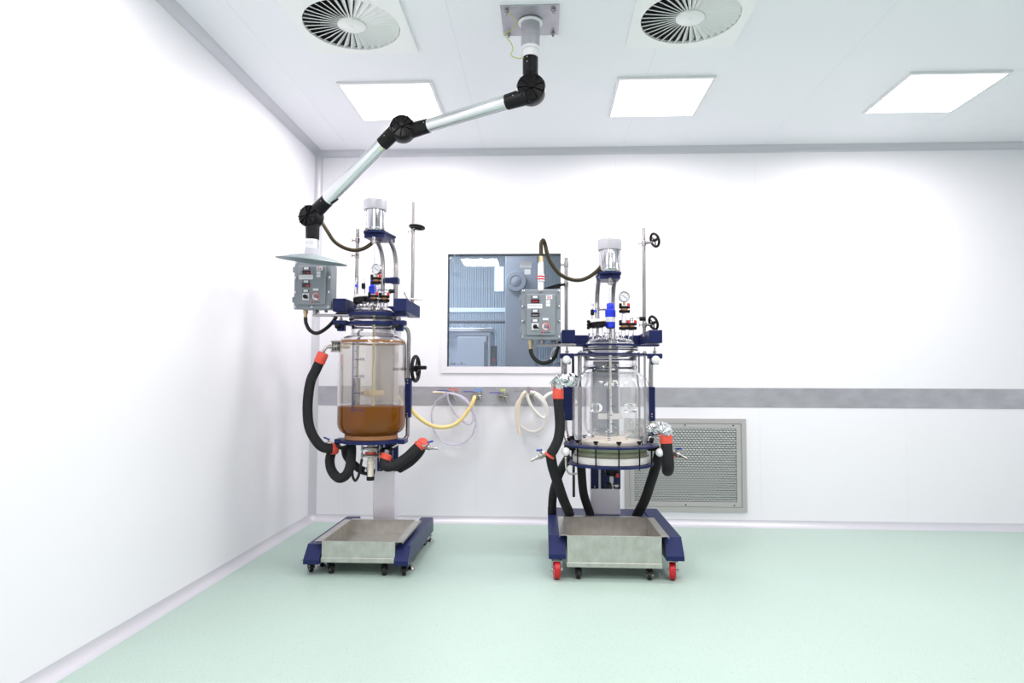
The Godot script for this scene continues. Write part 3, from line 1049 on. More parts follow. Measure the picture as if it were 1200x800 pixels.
func control_box(t: Node3D, c: Vector3, lit: bool, plug := 0.0):
	# c = centre of the enclosure's front flange, facing +z
	var w := 0.235
	var h := 0.303
	var st := nst()
	box(st, c + Vector3(0, 0, -0.085), Vector3(w * 0.92, h * 0.95, 0.13), 0.008)
	box(st, c + Vector3(0, 0, -0.012), Vector3(w, h, 0.024), 0.005)
	for y in [0.1, -0.09]:
		box(st, c + Vector3(-w / 2 - 0.006, y, -0.02), Vector3(0.014, 0.036, 0.03), 0.003)
	var b := part(t, "control_box", st, "enclosure_grey", "grey flameproof control box with dial and switch")
	st = nst()
	box(st, c + Vector3(0, -0.002, 0.008), Vector3(0.176, 0.248, 0.018), 0.005)
	part(b, "front_cover", st, "enclosure_grey")
	var z := c.z + 0.0175
	for p in [[-0.105, 0.138], [0, 0.14], [0.105, 0.138], [-0.107, 0.045], [0.107, 0.045], [-0.107, -0.045], [0.107, -0.045], [-0.105, -0.138], [0, -0.138], [0.105, -0.138]]:
		st = nst()
		var q := c + Vector3(p[0], p[1], 0)
		rod(st, q, q + Vector3.BACK * 0.007, 0.009, 12)
		rod(st, q + Vector3.BACK * 0.006, q + Vector3.BACK * 0.013, 0.006, 6)
		part(b, "bolt", st, "polished_steel")
	# text plates and windows of the meters
	for y in [0.103, 0.020, -0.038]:
		st = nst()
		span(st, Vector3(c.x - 0.056, c.y + y - 0.008, z), Vector3(c.x - 0.014, c.y + y + 0.008, z + 0.002), 0.0005)
		var hl := part(b, "plate_holder", st, "print_dark")
		st = nst()
		span(st, Vector3(c.x - 0.05, c.y + y - 0.007, z + 0.0018), Vector3(c.x - 0.02, c.y + y + 0.007, z + 0.003), 0.0004)
		part(hl, "name_plate", st, "paper")
	st = nst()
	span(st, Vector3(c.x + 0.01, c.y - 0.037, z), Vector3(c.x + 0.045, c.y - 0.023, z + 0.003), 0.0005)
	part(b, "name_plate", st, "paper")
	for y in [0.076, -0.006]:
		st = nst()
		box(st, Vector3(c.x - 0.034, c.y + y, z + 0.001), Vector3(0.05, 0.019, 0.006), 0.001)
		box(st, Vector3(c.x - 0.034, c.y + y + 0.011, z + 0.005), Vector3(0.054, 0.003, 0.012), 0.0008)
		part(b, "meter_display", st, "display_black")
		if lit:
			lettering(b, "lit_digits", "95" if y > 0 else "250", 0.009, Vector3(c.x - 0.022, c.y + y - 0.001, z + 0.0046), "led_digits")
		else:
			st = nst()
			for k in 5:
				span(st, Vector3(c.x - 0.053 + k * 0.008, c.y + y - 0.005, z + 0.0039), Vector3(c.x - 0.048 + k * 0.008, c.y + y + 0.005, z + 0.0046), 0.0)
			part(b, "dark_digits", st, "print_grey" if y < 0 else "print_red")
	st = nst()
	span(st, Vector3(c.x - 0.08, c.y + 0.034, z), Vector3(c.x + 0.008, c.y + 0.062, z + 0.0015), 0.0004)
	var np := part(b, "printed_label", st, "paper")
	st = nst()
	for k in 6:
		span(st, Vector3(c.x - 0.074 + k * 0.013, c.y + 0.05, z + 0.0014), Vector3(c.x - 0.065 + k * 0.013, c.y + 0.0535, z + 0.0018), 0.0)
		span(st, Vector3(c.x - 0.072 + k * 0.012, c.y + 0.04, z + 0.0014), Vector3(c.x - 0.066 + k * 0.012, c.y + 0.042, z + 0.0018), 0.0)
	part(np, "small_print", st, "print_grey")
	# Ex mark and two stickers
	st = nst()
	span(st, Vector3(c.x + 0.03, c.y + 0.09, z), Vector3(c.x + 0.068, c.y + 0.114, z + 0.0015), 0.0004)
	var ex := part(b, "ex_plate", st, "paper")
	lettering(ex, "ex_mark", "Ex", 0.017, Vector3(c.x + 0.049, c.y + 0.102, z + 0.0018), "print_red", 0.0, true)
	for y in [0.076, 0.056]:
		st = nst()
		span(st, Vector3(c.x + 0.03, c.y + y - 0.009, z), Vector3(c.x + 0.055, c.y + y + 0.009, z + 0.0015), 0.0004)
		part(b, "sticker", st, "paper")
	# selector switch
	st = nst()
	box(st, Vector3(c.x - 0.034, c.y - 0.075, z + 0.002), Vector3(0.042, 0.042, 0.006), 0.002)
	var sw := part(b, "selector_switch", st, "white_plastic")
	st = nst()
	rod(st, Vector3(c.x - 0.034, c.y - 0.075, z + 0.004), Vector3(c.x - 0.034, c.y - 0.075, z + 0.02), 0.013, 18)
	box(st, Vector3(c.x - 0.029, c.y - 0.078, z + 0.022), Vector3(0.034, 0.01, 0.014), 0.002, Basis(Vector3.BACK, -0.5))
	part(sw, "switch_knob", st, "black_plastic")
	# speed dial
	st = nst()
	rod(st, Vector3(c.x + 0.029, c.y - 0.073, z), Vector3(c.x + 0.029, c.y - 0.073, z + 0.0025), 0.0255, 30, -1, 0.0004)
	var dl := part(b, "speed_dial", st, "paper")
	st = nst()
	ring(st, Vector3(c.x + 0.029, c.y - 0.073, z + 0.0024), Vector3.BACK, 0.0225, 0.0255, 0.0008, 30, 0.0002)
	for k in 9:
		var a := -0.7 + k * 0.37
		box(st, Vector3(c.x + 0.029 + cos(a) * 0.0165, c.y - 0.073 + sin(a) * 0.0165, z + 0.0028), Vector3(0.003 + 0.0007 * (8 - k), 0.0066, 0.0008), 0.0, Basis(Vector3.BACK, a))
	part(dl, "red_scale", st, "print_red")
	st = nst()
	rod(st, Vector3(c.x + 0.029, c.y - 0.073, z + 0.002), Vector3(c.x + 0.029, c.y - 0.073, z + 0.02), 0.012, 18, 0.0105)
	part(dl, "dial_knob", st, "service_grey")
	st = nst()
	ball(st, Vector3(c.x + 0.006, c.y - 0.109, z), 0.0055, 12, 4, 0.12, Vector3.BACK)
	box(st, Vector3(c.x + 0.012, c.y - 0.11, z + 0.0004), Vector3(0.008, 0.004, 0.0008), 0.0)
	part(b, "maker_emblem", st, "print_red")
	st = nst()
	for k in 5:
		box(st, Vector3(c.x + 0.022 + k * 0.0075, c.y - 0.1095, z + 0.0004), Vector3(0.0055, 0.005, 0.0008), 0.0)
	part(b, "maker_lettering", st, "print_dark")
	# glands below
	st = nst()
	var g := c + Vector3(-0.062, -h / 2, -0.06)
	lathe(st, [Vector2(0, 0), Vector2(0.016, 0), Vector2(0.016, 0.022), Vector2(0, 0.022)], 6, aim(g, Vector3.DOWN))
	rod(st, g + Vector3.DOWN * 0.02, g + Vector3.DOWN * 0.055, 0.011, 14)
	part(b, "cable_gland", st, "brass")
	st = nst()
	rod(st, c + Vector3(0.005, -h / 2, -0.06), c + Vector3(0.005, -h / 2 - 0.016, -0.06), 0.018, 14)
	rod(st, c + Vector3(0.07, -h / 2, -0.06), c + Vector3(0.07, -h / 2 - 0.014, -0.06), 0.01, 12)
	part(b, "blanking_plug", st, "service_grey")
	# plug connector on the top
	st = nst()
	var k0 := c + Vector3(plug, h / 2 - 0.004, -0.085)
	lathe(st, [Vector2(0, 0), Vector2(0.018, 0), Vector2(0.0155, 0.006), Vector2(0.0155, 0.062), Vector2(0.022, 0.066), Vector2(0.022, 0.108), Vector2(0.016, 0.112), Vector2(0.015, 0.185), Vector2(0.0, 0.185)], 22, Transform3D(Basis.IDENTITY, k0))
	var pc := part(b, "plug_connector", st, "light_frame")
	for y in [0.074, 0.09]:
		st = nst()
		ring(st, k0 + Vector3.UP * y, Vector3.UP, 0.021, 0.0238, 0.008, 24, 0.001)
		part(pc, "red_band", st, "red_plastic")
	st = nst()
	rod(st, k0 + Vector3.UP * 0.185, k0 + Vector3.UP * 0.228, 0.0145, 12, 0.0115)
	part(b, "brass_sleeve", st, "brass")
	return b

func paddle(t: Node3D, c: Vector3, top: float, bottom: float, wide: float, m: String, r := 0.0085):
	var st := nst()
	rod(st, Vector3(c.x, bottom, c.z), Vector3(c.x, top, c.z), r, 16)
	var s := part(t, "stirrer_shaft", st, m)
	st = nst()
	box(st, c + Vector3(-wide * 0.25, 0, 0), Vector3(wide * 0.5, 0.036, 0.008), 0.002, Basis(Vector3.RIGHT, 0.25))
	box(st, c + Vector3(wide * 0.25, 0, 0), Vector3(wide * 0.5, 0.036, 0.008), 0.002, Basis(Vector3.RIGHT, -0.25))
	rod(st, c - Vector3.UP * 0.018, c + Vector3.UP * 0.03, 0.017, 16)
	part(s, "paddle_blade", st, m)

func support_tubes(t: Node3D, x: float, y0: float, y1: float, z0: float, z1: float, lean := 0.0):
	var st := nst()
	tube(st, [Vector3(x + lean, y0, z0), Vector3(x + lean, (y0 + y1) / 2, z0), Vector3(x + lean * 0.9, y1 - 0.12, z0), Vector3(x + lean * 0.55, y1 - 0.05, z0 + (z1 - z0) * 0.3), Vector3(x, y1, z1)], 0.0155, 16, 6)
	part(t, "motor_support_tube", st, "stainless")

func slotted_plate(t: Node3D, x0: float, x1: float, y0: float, y1: float, z: float):
	# three navy strips with bolt heads, hung on the column's front
	var w := (x1 - x0)
	for s in [[0.0, 0.26], [0.345, 0.72], [0.77, 1.0]]:
		var st := nst()
		span(st, Vector3(x0 + w * s[0], y0, z), Vector3(x0 + w * s[1], y1, z + 0.012), 0.002)
		var p := part(t, "slide_plate", st, "navy_paint")
		st = nst()
		rod(st, Vector3(x0 + w * (s[0] + s[1]) / 2, y0 + 0.014, z + 0.011), Vector3(x0 + w * (s[0] + s[1]) / 2, y0 + 0.014, z + 0.016), 0.005, 10)
		part(p, "bolt", st, "stainless")

func arm_pair(t: Node3D, xl0: float, xl1: float, xr0: float, xr1: float, y0: float, y1: float, zf: float, zb: float):
	for s in [[xl0, xl1], [xr0, xr1]]:
		var st := nst()
		span(st, Vector3(s[0], y0, zb), Vector3(s[1], y1, zf), 0.003)
		part(t, "support_arm", st, "navy_paint")
	var st := nst()
	span(st, Vector3(xl1, y0 + 0.006, zb), Vector3(xr0, y1 - 0.006, zb + 0.075), 0.003)
	part(t, "cross_bar", st, "navy_paint")

func clamp_bracket(t: Node3D, x: float, y: float, z: float, s: float, knob: String, kr: float):
	# navy lug at the rim with a stud, a tube socket below and a ball knob in front
	var st := nst()
	box(st, Vector3(x, y, z), Vector3(0.085, 0.03, 0.06), 0.003)
	box(st, Vector3(x, y - 0.028, z - 0.012), Vector3(0.045, 0.045, 0.05), 0.004)
	var b := part(t, "clamp_bracket", st, "navy_paint")
	st = nst()
	rod(st, Vector3(x, y - 0.028, z + 0.01), Vector3(x - s * 0.0 , y - 0.026, z + 0.05), 0.007, 10)
	ball(st, Vector3(x - 0.004, y - 0.025, z + 0.06), kr, 20, 12)
	part(b, "ball_knob", st, knob)
	st = nst()
	rod(st, Vector3(x, y + 0.012, z), Vector3(x, y + 0.055, z), 0.006, 10)
	rod(st, Vector3(x, y + 0.02, z), Vector3(x, y + 0.03, z), 0.012, 6)
	part(b, "stud", st, "stainless")

# ---------------------------------------------------------------- left reactor
func build_reactor_with_liquid():
	var O := Vector3(-1.083, 0, -4.15)
	var t := thing("glass_reactor", "single walled glass reactor holding brown liquid, on navy frame under the extraction arm", "glass reactor", O)
	# base
	beam(t, -0.287, -0.195, 0.068, 0.165, -0.5, 0.37, 0.075)
	beam(t, 0.236, 0.318, 0.068, 0.165, -0.5, 0.37, 0.075)
	var st := nst()
	span(st, Vector3(-0.195, 0.075, -0.52), Vector3(0.236, 0.125, -0.34), 0.003)
	part(t, "cross_beam", st, "navy_paint")
	caster(t, Vector3(-0.272, 0, 0.276), 0.025, 0.022, 0.068, 0.6, "black_rubber")
	caster(t, Vector3(0.285, 0, 0.316), 0.025, 0.022, 0.068, 0.12, "black_rubber")
	caster(t, Vector3(-0.25, 0, -0.40), 0.025, 0.022, 0.068, 0.3, "black_rubber")
	caster(t, Vector3(0.275, 0, -0.38), 0.025, 0.022, 0.068, -0.4, "black_rubber")
	leveling_foot(t, Vector3(-0.249, 0, 0.16), 0.07)
	leveling_foot(t, Vector3(0.3, 0, 0.196), 0.07)
	leveling_foot(t, Vector3(0.3, 0, -0.486), 0.07)
	leveling_foot(t, Vector3(-0.249, 0, -0.486), 0.07)
	st = nst()
	rod(st, Vector3(-0.287, 0.085, 0.34), Vector3(-0.305, 0.085, 0.34), 0.006, 8)
	part(t, "brake_pin", st, "stainless")
	# column
	st = nst()
	span(st, Vector3(-0.074, 0.12, -0.5), Vector3(0.074, 1.62, -0.35), 0.006)
	part(t, "column", st, "column_steel")
	slotted_plate(t, -0.045, 0.098, 0.5, 0.72, -0.35)
	st = nst()
	span(st, Vector3(-0.04, 0.7, -0.35), Vector3(0.09, 0.745, -0.15), 0.003)
	part(t, "shelf_bracket", st, "navy_paint")
	# top frame
	arm_pair(t, -0.231, -0.150, 0.152, 0.233, 1.547, 1.628, 0.10, -0.36)
	# vessel
	st = nst()
	var prof := [Vector2(0, 0.776), Vector2(0.13, 0.776), Vector2(0.165, 0.782), Vector2(0.192, 0.80), Vector2(0.207, 0.825), Vector2(0.212, 0.855), Vector2(0.212, 1.335), Vector2(0.208, 1.358), Vector2(0.196, 1.378), Vector2(0.175, 1.392), Vector2(0.15, 1.402), Vector2(0.138, 1.412), Vector2(0.134, 1.425), Vector2(0.134, 1.452), Vector2(0.14, 1.468), Vector2(0.149, 1.478), Vector2(0.149, 1.492), Vector2(0.128, 1.492)]
	var inner := [Vector2(0.128, 1.492), Vector2(0.128, 1.43), Vector2(0.131, 1.41), Vector2(0.148, 1.394), Vector2(0.172, 1.386), Vector2(0.192, 1.372), Vector2(0.203, 1.354), Vector2(0.2065, 1.335), Vector2(0.2065, 0.855), Vector2(0.2015, 0.828), Vector2(0.188, 0.806), Vector2(0.163, 0.788), Vector2(0.13, 0.782), Vector2(0, 0.782)]
	lathe(st, prof + inner.slice(1), 72)
	var ves := part(t, "glass_vessel", st, "glass", "clear glass vessel with graduation scale")
	# graduation scale printed on the glass
	st = nst()
	var rr := 0.2126
	for k in 42:
		var y := 1.347 - k * 0.0102
		var a0 := asin(-0.0706 / rr)
		var wide := 0.046 if k % 10 == 0 else (0.024 if k % 5 == 0 else 0.015)
		var a1 := asin((-0.0706 + wide) / rr)
		var prev := Vector3.ZERO
		for s in 4:
			var a: float = lerpf(a0, a1, s / 3.0)
			var p := Vector3(sin(a) * rr, y, cos(a) * rr)
			if s > 0:
				var n := ((prev + p) / 2.0 * Vector3(1, 0, 1)).normalized()
				var e := Vector3.UP * 0.0019
				flat4(st, prev - e, p - e, p + e, prev + e, n)
			prev = p
	var va := asin(-0.0706 / rr)
	var vb := asin(-0.067 / rr)
	flat4(st, Vector3(sin(va) * rr, 0.93, cos(va) * rr), Vector3(sin(vb) * rr, 0.93, cos(vb) * rr), Vector3(sin(vb) * rr, 1.348, cos(vb) * rr), Vector3(sin(va) * rr, 1.348, cos(va) * rr), Vector3(sin(va), 0, cos(va)))
	part(ves, "graduation_scale", st, "graduation_blue")
	for k in 5:
		lettering(ves, "scale_figure", "%dL" % (50 - 10 * k), 0.017, Vector3(-0.007, 1.347 - k * 0.102, 0.2133), "graduation_blue", -0.03)
	st = nst()
	lathe(st, [Vector2(0.2058, 0.97), Vector2(0.2058, 1.335), Vector2(0.2022, 1.353)], 56)
	part(ves, "residue_film", st, "residue_film", "beige film of dried product inside the glass")
	st = nst()
	lathe(st, [Vector2(0.2052, 1.349), Vector2(0.2022, 1.356), Vector2(0.197, 1.365)], 56)
	part(ves, "residue_ring", st, "liquid_ring", "brown ring of product under the shoulder")
	st = nst()
	var a0 := Vector3(-0.2, 1.322, 0.02)
	rod(st, a0, a0 + Vector3(-0.022, 0.002, 0.01), 0.02, 18)
	part(ves, "side_port", st, "glass")
	# clamp rings
	st = nst()
	ring(st, Vector3(0, 1.462, 0), Vector3.UP, 0.137, 0.156, 0.022, 56)
	part(t, "clamp_ring", st, "navy_paint")
	st = nst()
	ring(st, Vector3(0, 1.52, 0), Vector3.UP, 0.13, 0.156, 0.023, 56)
	for s in [-1.0, 1.0]:
		span(st, Vector3(s * 0.15, 1.522, -0.03), Vector3(s * 0.225, 1.541, 0.06), 0.002)
	part(t, "clamp_ring", st, "navy_paint")
	st = nst()
	ring(st, Vector3(0, 1.499, 0), Vector3.UP, 0.128, 0.15, 0.006, 56, 0.001)
	part(t, "lid_gasket", st, "black_rubber")
	clamp_bracket(t, -0.192, 1.478, 0.05, -1, "black_plastic", 0.0165)
	clamp_bracket(t, 0.18, 1.478, 0.05, 1, "black_plastic", 0.0165)
	# lid
	st = nst()
	lathe(st, [Vector2(0.149, 1.506), Vector2(0.149, 1.521), Vector2(0.138, 1.53), Vector2(0.13, 1.552), Vector2(0.11, 1.574), Vector2(0.07, 1.588), Vector2(0.0, 1.594), Vector2(0.0, 1.589), Vector2(0.068, 1.583), Vector2(0.106, 1.57), Vector2(0.125, 1.55), Vector2(0.132, 1.527), Vector2(0.132, 1.506), Vector2(0.149, 1.506)], 56)
	part(t, "glass_lid", st, "glass", "domed glass lid with necks")
	# stirrer, motor
	paddle(t, Vector3(0.006, 1.037, 0), 1.6, 0.80, 0.148, "aged_ptfe")
	st = nst()
	rod(st, Vector3(0.006, 1.6, 0.0), Vector3(0.006, 1.97, 0.01), 0.0085, 14)
	part(t, "drive_rod", st, "white_plastic")
	var mc := Vector3(0.003, 2.072, 0)
	motor(t, mc, 2.279)
	motor_bracket(t, mc, 0.074, 0.15, 0.03)
	support_tubes(t, -0.012, 1.6, 2.04, -0.2, -0.09, 0.02)
	support_tubes(t, 0.075, 1.6, 2.04, -0.2, -0.09, 0.022)
	st = nst()
	span(st, Vector3(0.03, 1.762, -0.19), Vector3(0.115, 1.8, -0.165), 0.003)
	span(st, Vector3(0.068, 1.76, -0.227), Vector3(0.119, 1.802, -0.162), 0.003)
	part(t, "tube_collar", st, "navy_paint")
	# blue stirrer seal
	st = nst()
	lathe(st, [Vector2(0.02, 1.615), Vector2(0.024, 1.618), Vector2(0.024, 1.648), Vector2(0.02, 1.65), Vector2(0.02, 1.662), Vector2(0.025, 1.666), Vector2(0.025, 1.71), Vector2(0.016, 1.718), Vector2(0.016, 1.76), Vector2(0.0, 1.76)], 28, Transform3D(Basis.IDENTITY, Vector3(0.002, 0, 0.03)))
	var se := part(t, "shaft_seal", st, "blue_seal")
	st = nst()
	ring(st, Vector3(0.002, 1.65, 0.03), Vector3.UP, 0.018, 0.0215, 0.012, 24, 0.001)
	part(se, "white_collar", st, "ptfe")
	glass_neck(t, Vector3(0.002, 1.586, 0.03), Vector3(0.002, 1.618, 0.03), 0.022)
	# charging port with white cap, black clamp and glass adaptor above
	var lb := Basis(Vector3.BACK, 0.12)
	st = nst()
	lathe(st, [Vector2(0.03, -0.017), Vector2(0.048, -0.017), Vector2(0.05, -0.015), Vector2(0.05, 0.014), Vector2(0.047, 0.017), Vector2(0.03, 0.017), Vector2(0.03, -0.017)], 32, Transform3D(lb, Vector3(-0.062, 1.622, 0.06)))
	var pc := part(t, "charging_port", st, "black_plastic", "black clamp ring of the charging port")
	st = nst()
	lathe(st, [Vector2(0, 0.014), Vector2(0.045, 0.014), Vector2(0.047, 0.018), Vector2(0.045, 0.03), Vector2(0.035, 0.036), Vector2(0, 0.036)], 32, Transform3D(lb, Vector3(-0.062, 1.622, 0.06)))
	part(pc, "white_cap", st, "ptfe")
	glass_neck(t, Vector3(-0.06, 1.575, 0.06), Vector3(-0.061, 1.612, 0.06), 0.034)
	st = nst()
	lathe(st, [Vector2(0.03, 1.652), Vector2(0.034, 1.66), Vector2(0.034, 1.735), Vector2(0.026, 1.75), Vector2(0.026, 1.764), Vector2(0.023, 1.764), Vector2(0.023, 1.748), Vector2(0.031, 1.733), Vector2(0.031, 1.66), Vector2(0.03, 1.652)], 28, Transform3D(Basis.IDENTITY, Vector3(-0.075, 0, 0.05)))
	var ga := part(t, "glass_adaptor", st, "glass")
	st = nst()
	box(st, Vector3(-0.042, 1.708, 0.085), Vector3(0.022, 0.034, 0.02), 0.003)
	rod(st, Vector3(-0.05, 1.695, 0.085), Vector3(-0.034, 1.695, 0.085), 0.008, 10)
	part(ga, "stopcock_knob", st, "black_plastic")
	st = nst()
	rod(st, Vector3(-0.087, 1.709, 0.084), Vector3(-0.087, 1.709, 0.0865), 0.009, 16, -1, 0.0003)
	part(ga, "blue_mark", st, "blue_seal")
	# gauge with clamps, connectors on the right
	gauge(t, Vector3(0.046, 1.81, 0.1), 0.034, -0.35)
	joint_clamp(t, Vector3(0.043, 1.738, 0.1), 0.028)
	glass_neck(t, Vector3(0.05, 1.575, 0.08), Vector3(0.045, 1.725, 0.1), 0.015)
	joint_clamp(t, Vector3(0.03, 1.627, 0.11), 0.026)
	joint_clamp(t, Vector3(0.092, 1.627, 0.08), 0.028)
	glass_neck(t, Vector3(0.088, 1.57, 0.07), Vector3(0.092, 1.612, 0.08), 0.02)
	glass_neck(t, Vector3(0.0, 1.57, 0.1), Vector3(0.028, 1.61, 0.11), 0.016)
	st = nst()
	rod(st, Vector3(0.05, 1.675, 0.09), Vector3(0.125, 1.673, 0.09), 0.012, 16)
	part(t, "glass_elbow", st, "glass")
	st = nst()
	rod(st, Vector3(0.12, 1.673, 0.09), Vector3(0.155, 1.674, 0.09), 0.0125, 16)
	rod(st, Vector3(0.128, 1.673, 0.09), Vector3(0.134, 1.673, 0.09), 0.016, 16)
	part(t, "elbow_cap", st, "black_plastic")
	for p in [[-0.03, 0.1], [0.06, 0.115], [-0.1, 0.03]]:
		glass_neck(t, Vector3(p[0], 1.57, p[1]), Vector3(p[0], 1.606, p[1]), 0.014)
	# rods
	st = nst()
	rod(st, Vector3(-0.126, 1.6, -0.05), Vector3(-0.124, 2.102, -0.05), 0.0115, 14)
	part(t, "support_rod", st, "stainless")
	clamp_collar(t, Vector3(-0.124, 2.025, -0.05), 0.0115)
	clamp_collar(t, Vector3(-0.125, 1.925, -0.05), 0.0115)
	st = nst()
	rod(st, Vector3(0.221, 1.6, -0.15), Vector3(0.22, 2.3, -0.15), 0.0115, 14)
	part(t, "support_rod", st, "stainless")
	clamp_collar(t, Vector3(0.22, 2.105, -0.15), 0.0105)
	handwheel(t, Vector3(0.25, 2.128, -0.13), Vector3(0.12, 1.0, -0.06), 0.046, 0.0095)
	st = nst()
	rod(st, Vector3(0.2, 1.648, -0.11), Vector3(0.295, 1.646, -0.11), 0.005, 10)
	rod(st, Vector3(0.2, 1.648, -0.11), Vector3(0.18, 1.685, -0.11), 0.0065, 10)
	ball(st, Vector3(0.178, 1.69, -0.11), 0.009, 10, 6)
	part(t, "locking_lever", st, "stainless")
	# side tube frame with navy sleeve and crank wheel
	for s in [1.0, -1.0]:
		var x := 0.21 if s > 0 else -0.17
		var z := -0.1 if s > 0 else -0.24
		st = nst()
		tube(st, [Vector3(x - s * 0.045, 1.462, z + 0.06), Vector3(x - s * 0.012, 1.452, z + 0.02), Vector3(x, 1.41, z), Vector3(x, 1.3, z), Vector3(x, 0.9, z), Vector3(x, 0.8, z), Vector3(x - s * 0.004, 0.757, z), Vector3(x - s * 0.03, 0.735, z + 0.02), Vector3(x - s * 0.07, 0.733, z + 0.05)], 0.0125, 14, 5)
		part(t, "side_tube", st, "stainless")
		st = nst()
		box(st, Vector3(x, 1.006, z), Vector3(0.045, 0.253, 0.04), 0.004)
		var sl := part(t, "tube_sleeve", st, "navy_paint")
		for y in [1.12, 1.1, 0.905, 0.888]:
			st = nst()
			ball(st, Vector3(x, y, z + 0.02), 0.006, 10, 5)
			part(sl, "bolt", st, "stainless")
	st = nst()
	rod(st, Vector3(0.07, 1.194, -0.3), Vector3(0.27, 1.194, -0.16), 0.01, 12)
	part(t, "crank_shaft", st, "stainless")
	handwheel(t, Vector3(0.248, 1.194, -0.15), Vector3(1, 0, 0.12), 0.08, 0.012)
	st = nst()
	rod(st, Vector3(0.25, 1.2, -0.07), Vector3(0.335, 1.2, -0.05), 0.0125, 14)
	part(t, "crank_handle", st, "black_plastic")
	# bottom support
	st = nst()
	lathe(st, [Vector2(0.05, 0.749), Vector2(0.16, 0.749), Vector2(0.165, 0.753), Vector2(0.165, 0.775), Vector2(0.16, 0.779), Vector2(0.05, 0.779), Vector2(0.05, 0.749)], 56)
	part(t, "cork_ring", st, "cork")
	st = nst()
	ring(st, Vector3(0, 0.727, 0), Vector3.UP, 0.06, 0.185, 0.022, 56)
	for s in [-1.0, 1.0]:
		span(st, Vector3(s * 0.15, 0.722, -0.06), Vector3(s * 0.222, 0.75, 0.05), 0.003)
	part(t, "support_ring", st, "navy_paint")
	st = nst()
	tube(st, [Vector3(-0.21, 0.72, 0.03), Vector3(-0.17, 0.7, 0.08), Vector3(-0.14, 0.705, 0.08)], 0.012, 10, 4)
	part(t, "ring_lug", st, "black_plastic")
	# bottom outlet valve
	var bx := 0.012
	var bz := 0.05
	st = nst()
	for y in [0.69, 0.645]:
		ring(st, Vector3(bx, y, bz), Vector3.UP, 0.02, 0.052, 0.012, 28, 0.002)
		for s in [-1.0, 1.0]:
			rod(st, Vector3(bx + s * 0.055, y - 0.008, bz), Vector3(bx + s * 0.055, y + 0.02, bz), 0.008, 10)
	for s in [-1.0, 1.0]:
		rod(st, Vector3(bx + s * 0.055, 0.61, bz), Vector3(bx + s * 0.055, 0.727, bz), 0.0035, 8)
	var ov := part(t, "outlet_valve", st, "cast_metal")
	st = nst()
	rod(st, Vector3(bx, 0.66, bz), Vector3(bx, 0.672, bz), 0.036, 24)
	part(ov, "red_gasket", st, "red_rubber")
	st = nst()
	rod(st, Vector3(bx, 0.655, bz), Vector3(bx, 0.727, bz), 0.022, 20)
	rod(st, Vector3(bx, 0.52, bz), Vector3(bx, 0.645, bz), 0.019, 20)
	rod(st, Vector3(bx, 0.60, bz), Vector3(bx, 0.618, bz), 0.024, 20)
	part(ov, "ptfe_outlet", st, "cream_ptfe")
	st = nst()
	rod(st, Vector3(bx, 0.498, bz), Vector3(bx, 0.522, bz), 0.0245, 20)
	part(ov, "black_end_cap", st, "black_plastic")
	st = nst()
	rod(st, Vector3(bx - 0.03, 0.555, bz), Vector3(bx - 0.018, 0.6, bz), 0.006, 10)
	rod(st, Vector3(bx - 0.036, 0.56, bz), Vector3(bx - 0.024, 0.556, bz), 0.009, 10)
	part(ov, "drain_cock", st, "glass")
	# jumble of fittings to the right of the valve
	st = nst()
	rod(st, Vector3(0.09, 0.675, 0.05), Vector3(0.15, 0.7, 0.07), 0.013, 12)
	rod(st, Vector3(0.085, 0.69, 0.05), Vector3(0.1, 0.665, 0.06), 0.022, 12)
	rod(st, Vector3(0.13, 0.69, 0.05), Vector3(0.155, 0.705, 0.07), 0.017, 12)
	part(t, "hose_coupling", st, "black_plastic")
	st = nst()
	rod(st, Vector3(0.11, 0.645, 0.08), Vector3(0.118, 0.69, 0.07), 0.018, 12)
	rod(st, Vector3(0.15, 0.702, 0.07), Vector3(0.185, 0.722, 0.06), 0.009, 12)
	part(t, "hose_nipple", st, "stainless")
	# hoses
	hose(t, WL([[-1.373, 1.271, 4.05], [-1.392, 1.226, 4.05], [-1.415, 1.175, 4.05], [-1.441, 1.119, 4.05], [-1.456, 1.029, 4.05], [-1.459, 0.923, 4.05], [-1.446, 0.829, 4.05], [-1.413, 0.755, 4.06], [-1.37, 0.703, 4.08], [-1.313, 0.689, 4.12]], O), 0.031)
	end_cap(t, W([-1.366, 1.288, 4.05], O), W([-1.392, 1.226, 4.05], O), 0.0345)
	end_cap(t, W([-1.292, 0.688, 4.135], O), W([-1.325, 0.689, 4.113], O), 0.036)
	st = nst()
	for k in 3:
		var p := W([-1.318 + k * 0.016, 1.329, 4.08], O)
		rod(st, p, p + Vector3(0.006, 0, 0), 0.034 - 0.002 * k, 14)
		for y in [-1.0, 1.0]:
			rod(st, p + Vector3(-0.008, y * 0.03, 0.01), p + Vector3(0.012, y * 0.03, 0.01), 0.006, 8)
	rod(st, W([-1.338, 1.327, 4.07], O), W([-1.27, 1.329, 4.08], O), 0.013, 14)
	tube(st, [W([-1.325, 1.328, 4.07], O), W([-1.352, 1.322, 4.06], O), W([-1.363, 1.302, 4.05], O), W([-1.368, 1.28, 4.05], O)], 0.01, 10, 4)
	part(t, "port_coupling", st, "cast_metal")
	st = nst()
	rod(st, W([-1.275, 1.329, 4.08], O), W([-1.215, 1.33, 4.1], O), 0.0135, 14)
	part(t, "port_sleeve", st, "aged_ptfe")
	hose(t, WL([[-1.339, 0.668, 4.17], [-1.349, 0.618, 4.16], [-1.339, 0.565, 4.15], [-1.308, 0.526, 4.13], [-1.265, 0.509, 4.1], [-1.222, 0.529, 4.08], [-1.199, 0.571, 4.08], [-1.193, 0.626, 4.09], [-1.197, 0.69, 4.11], [-1.21, 0.722, 4.13]], O), 0.03)
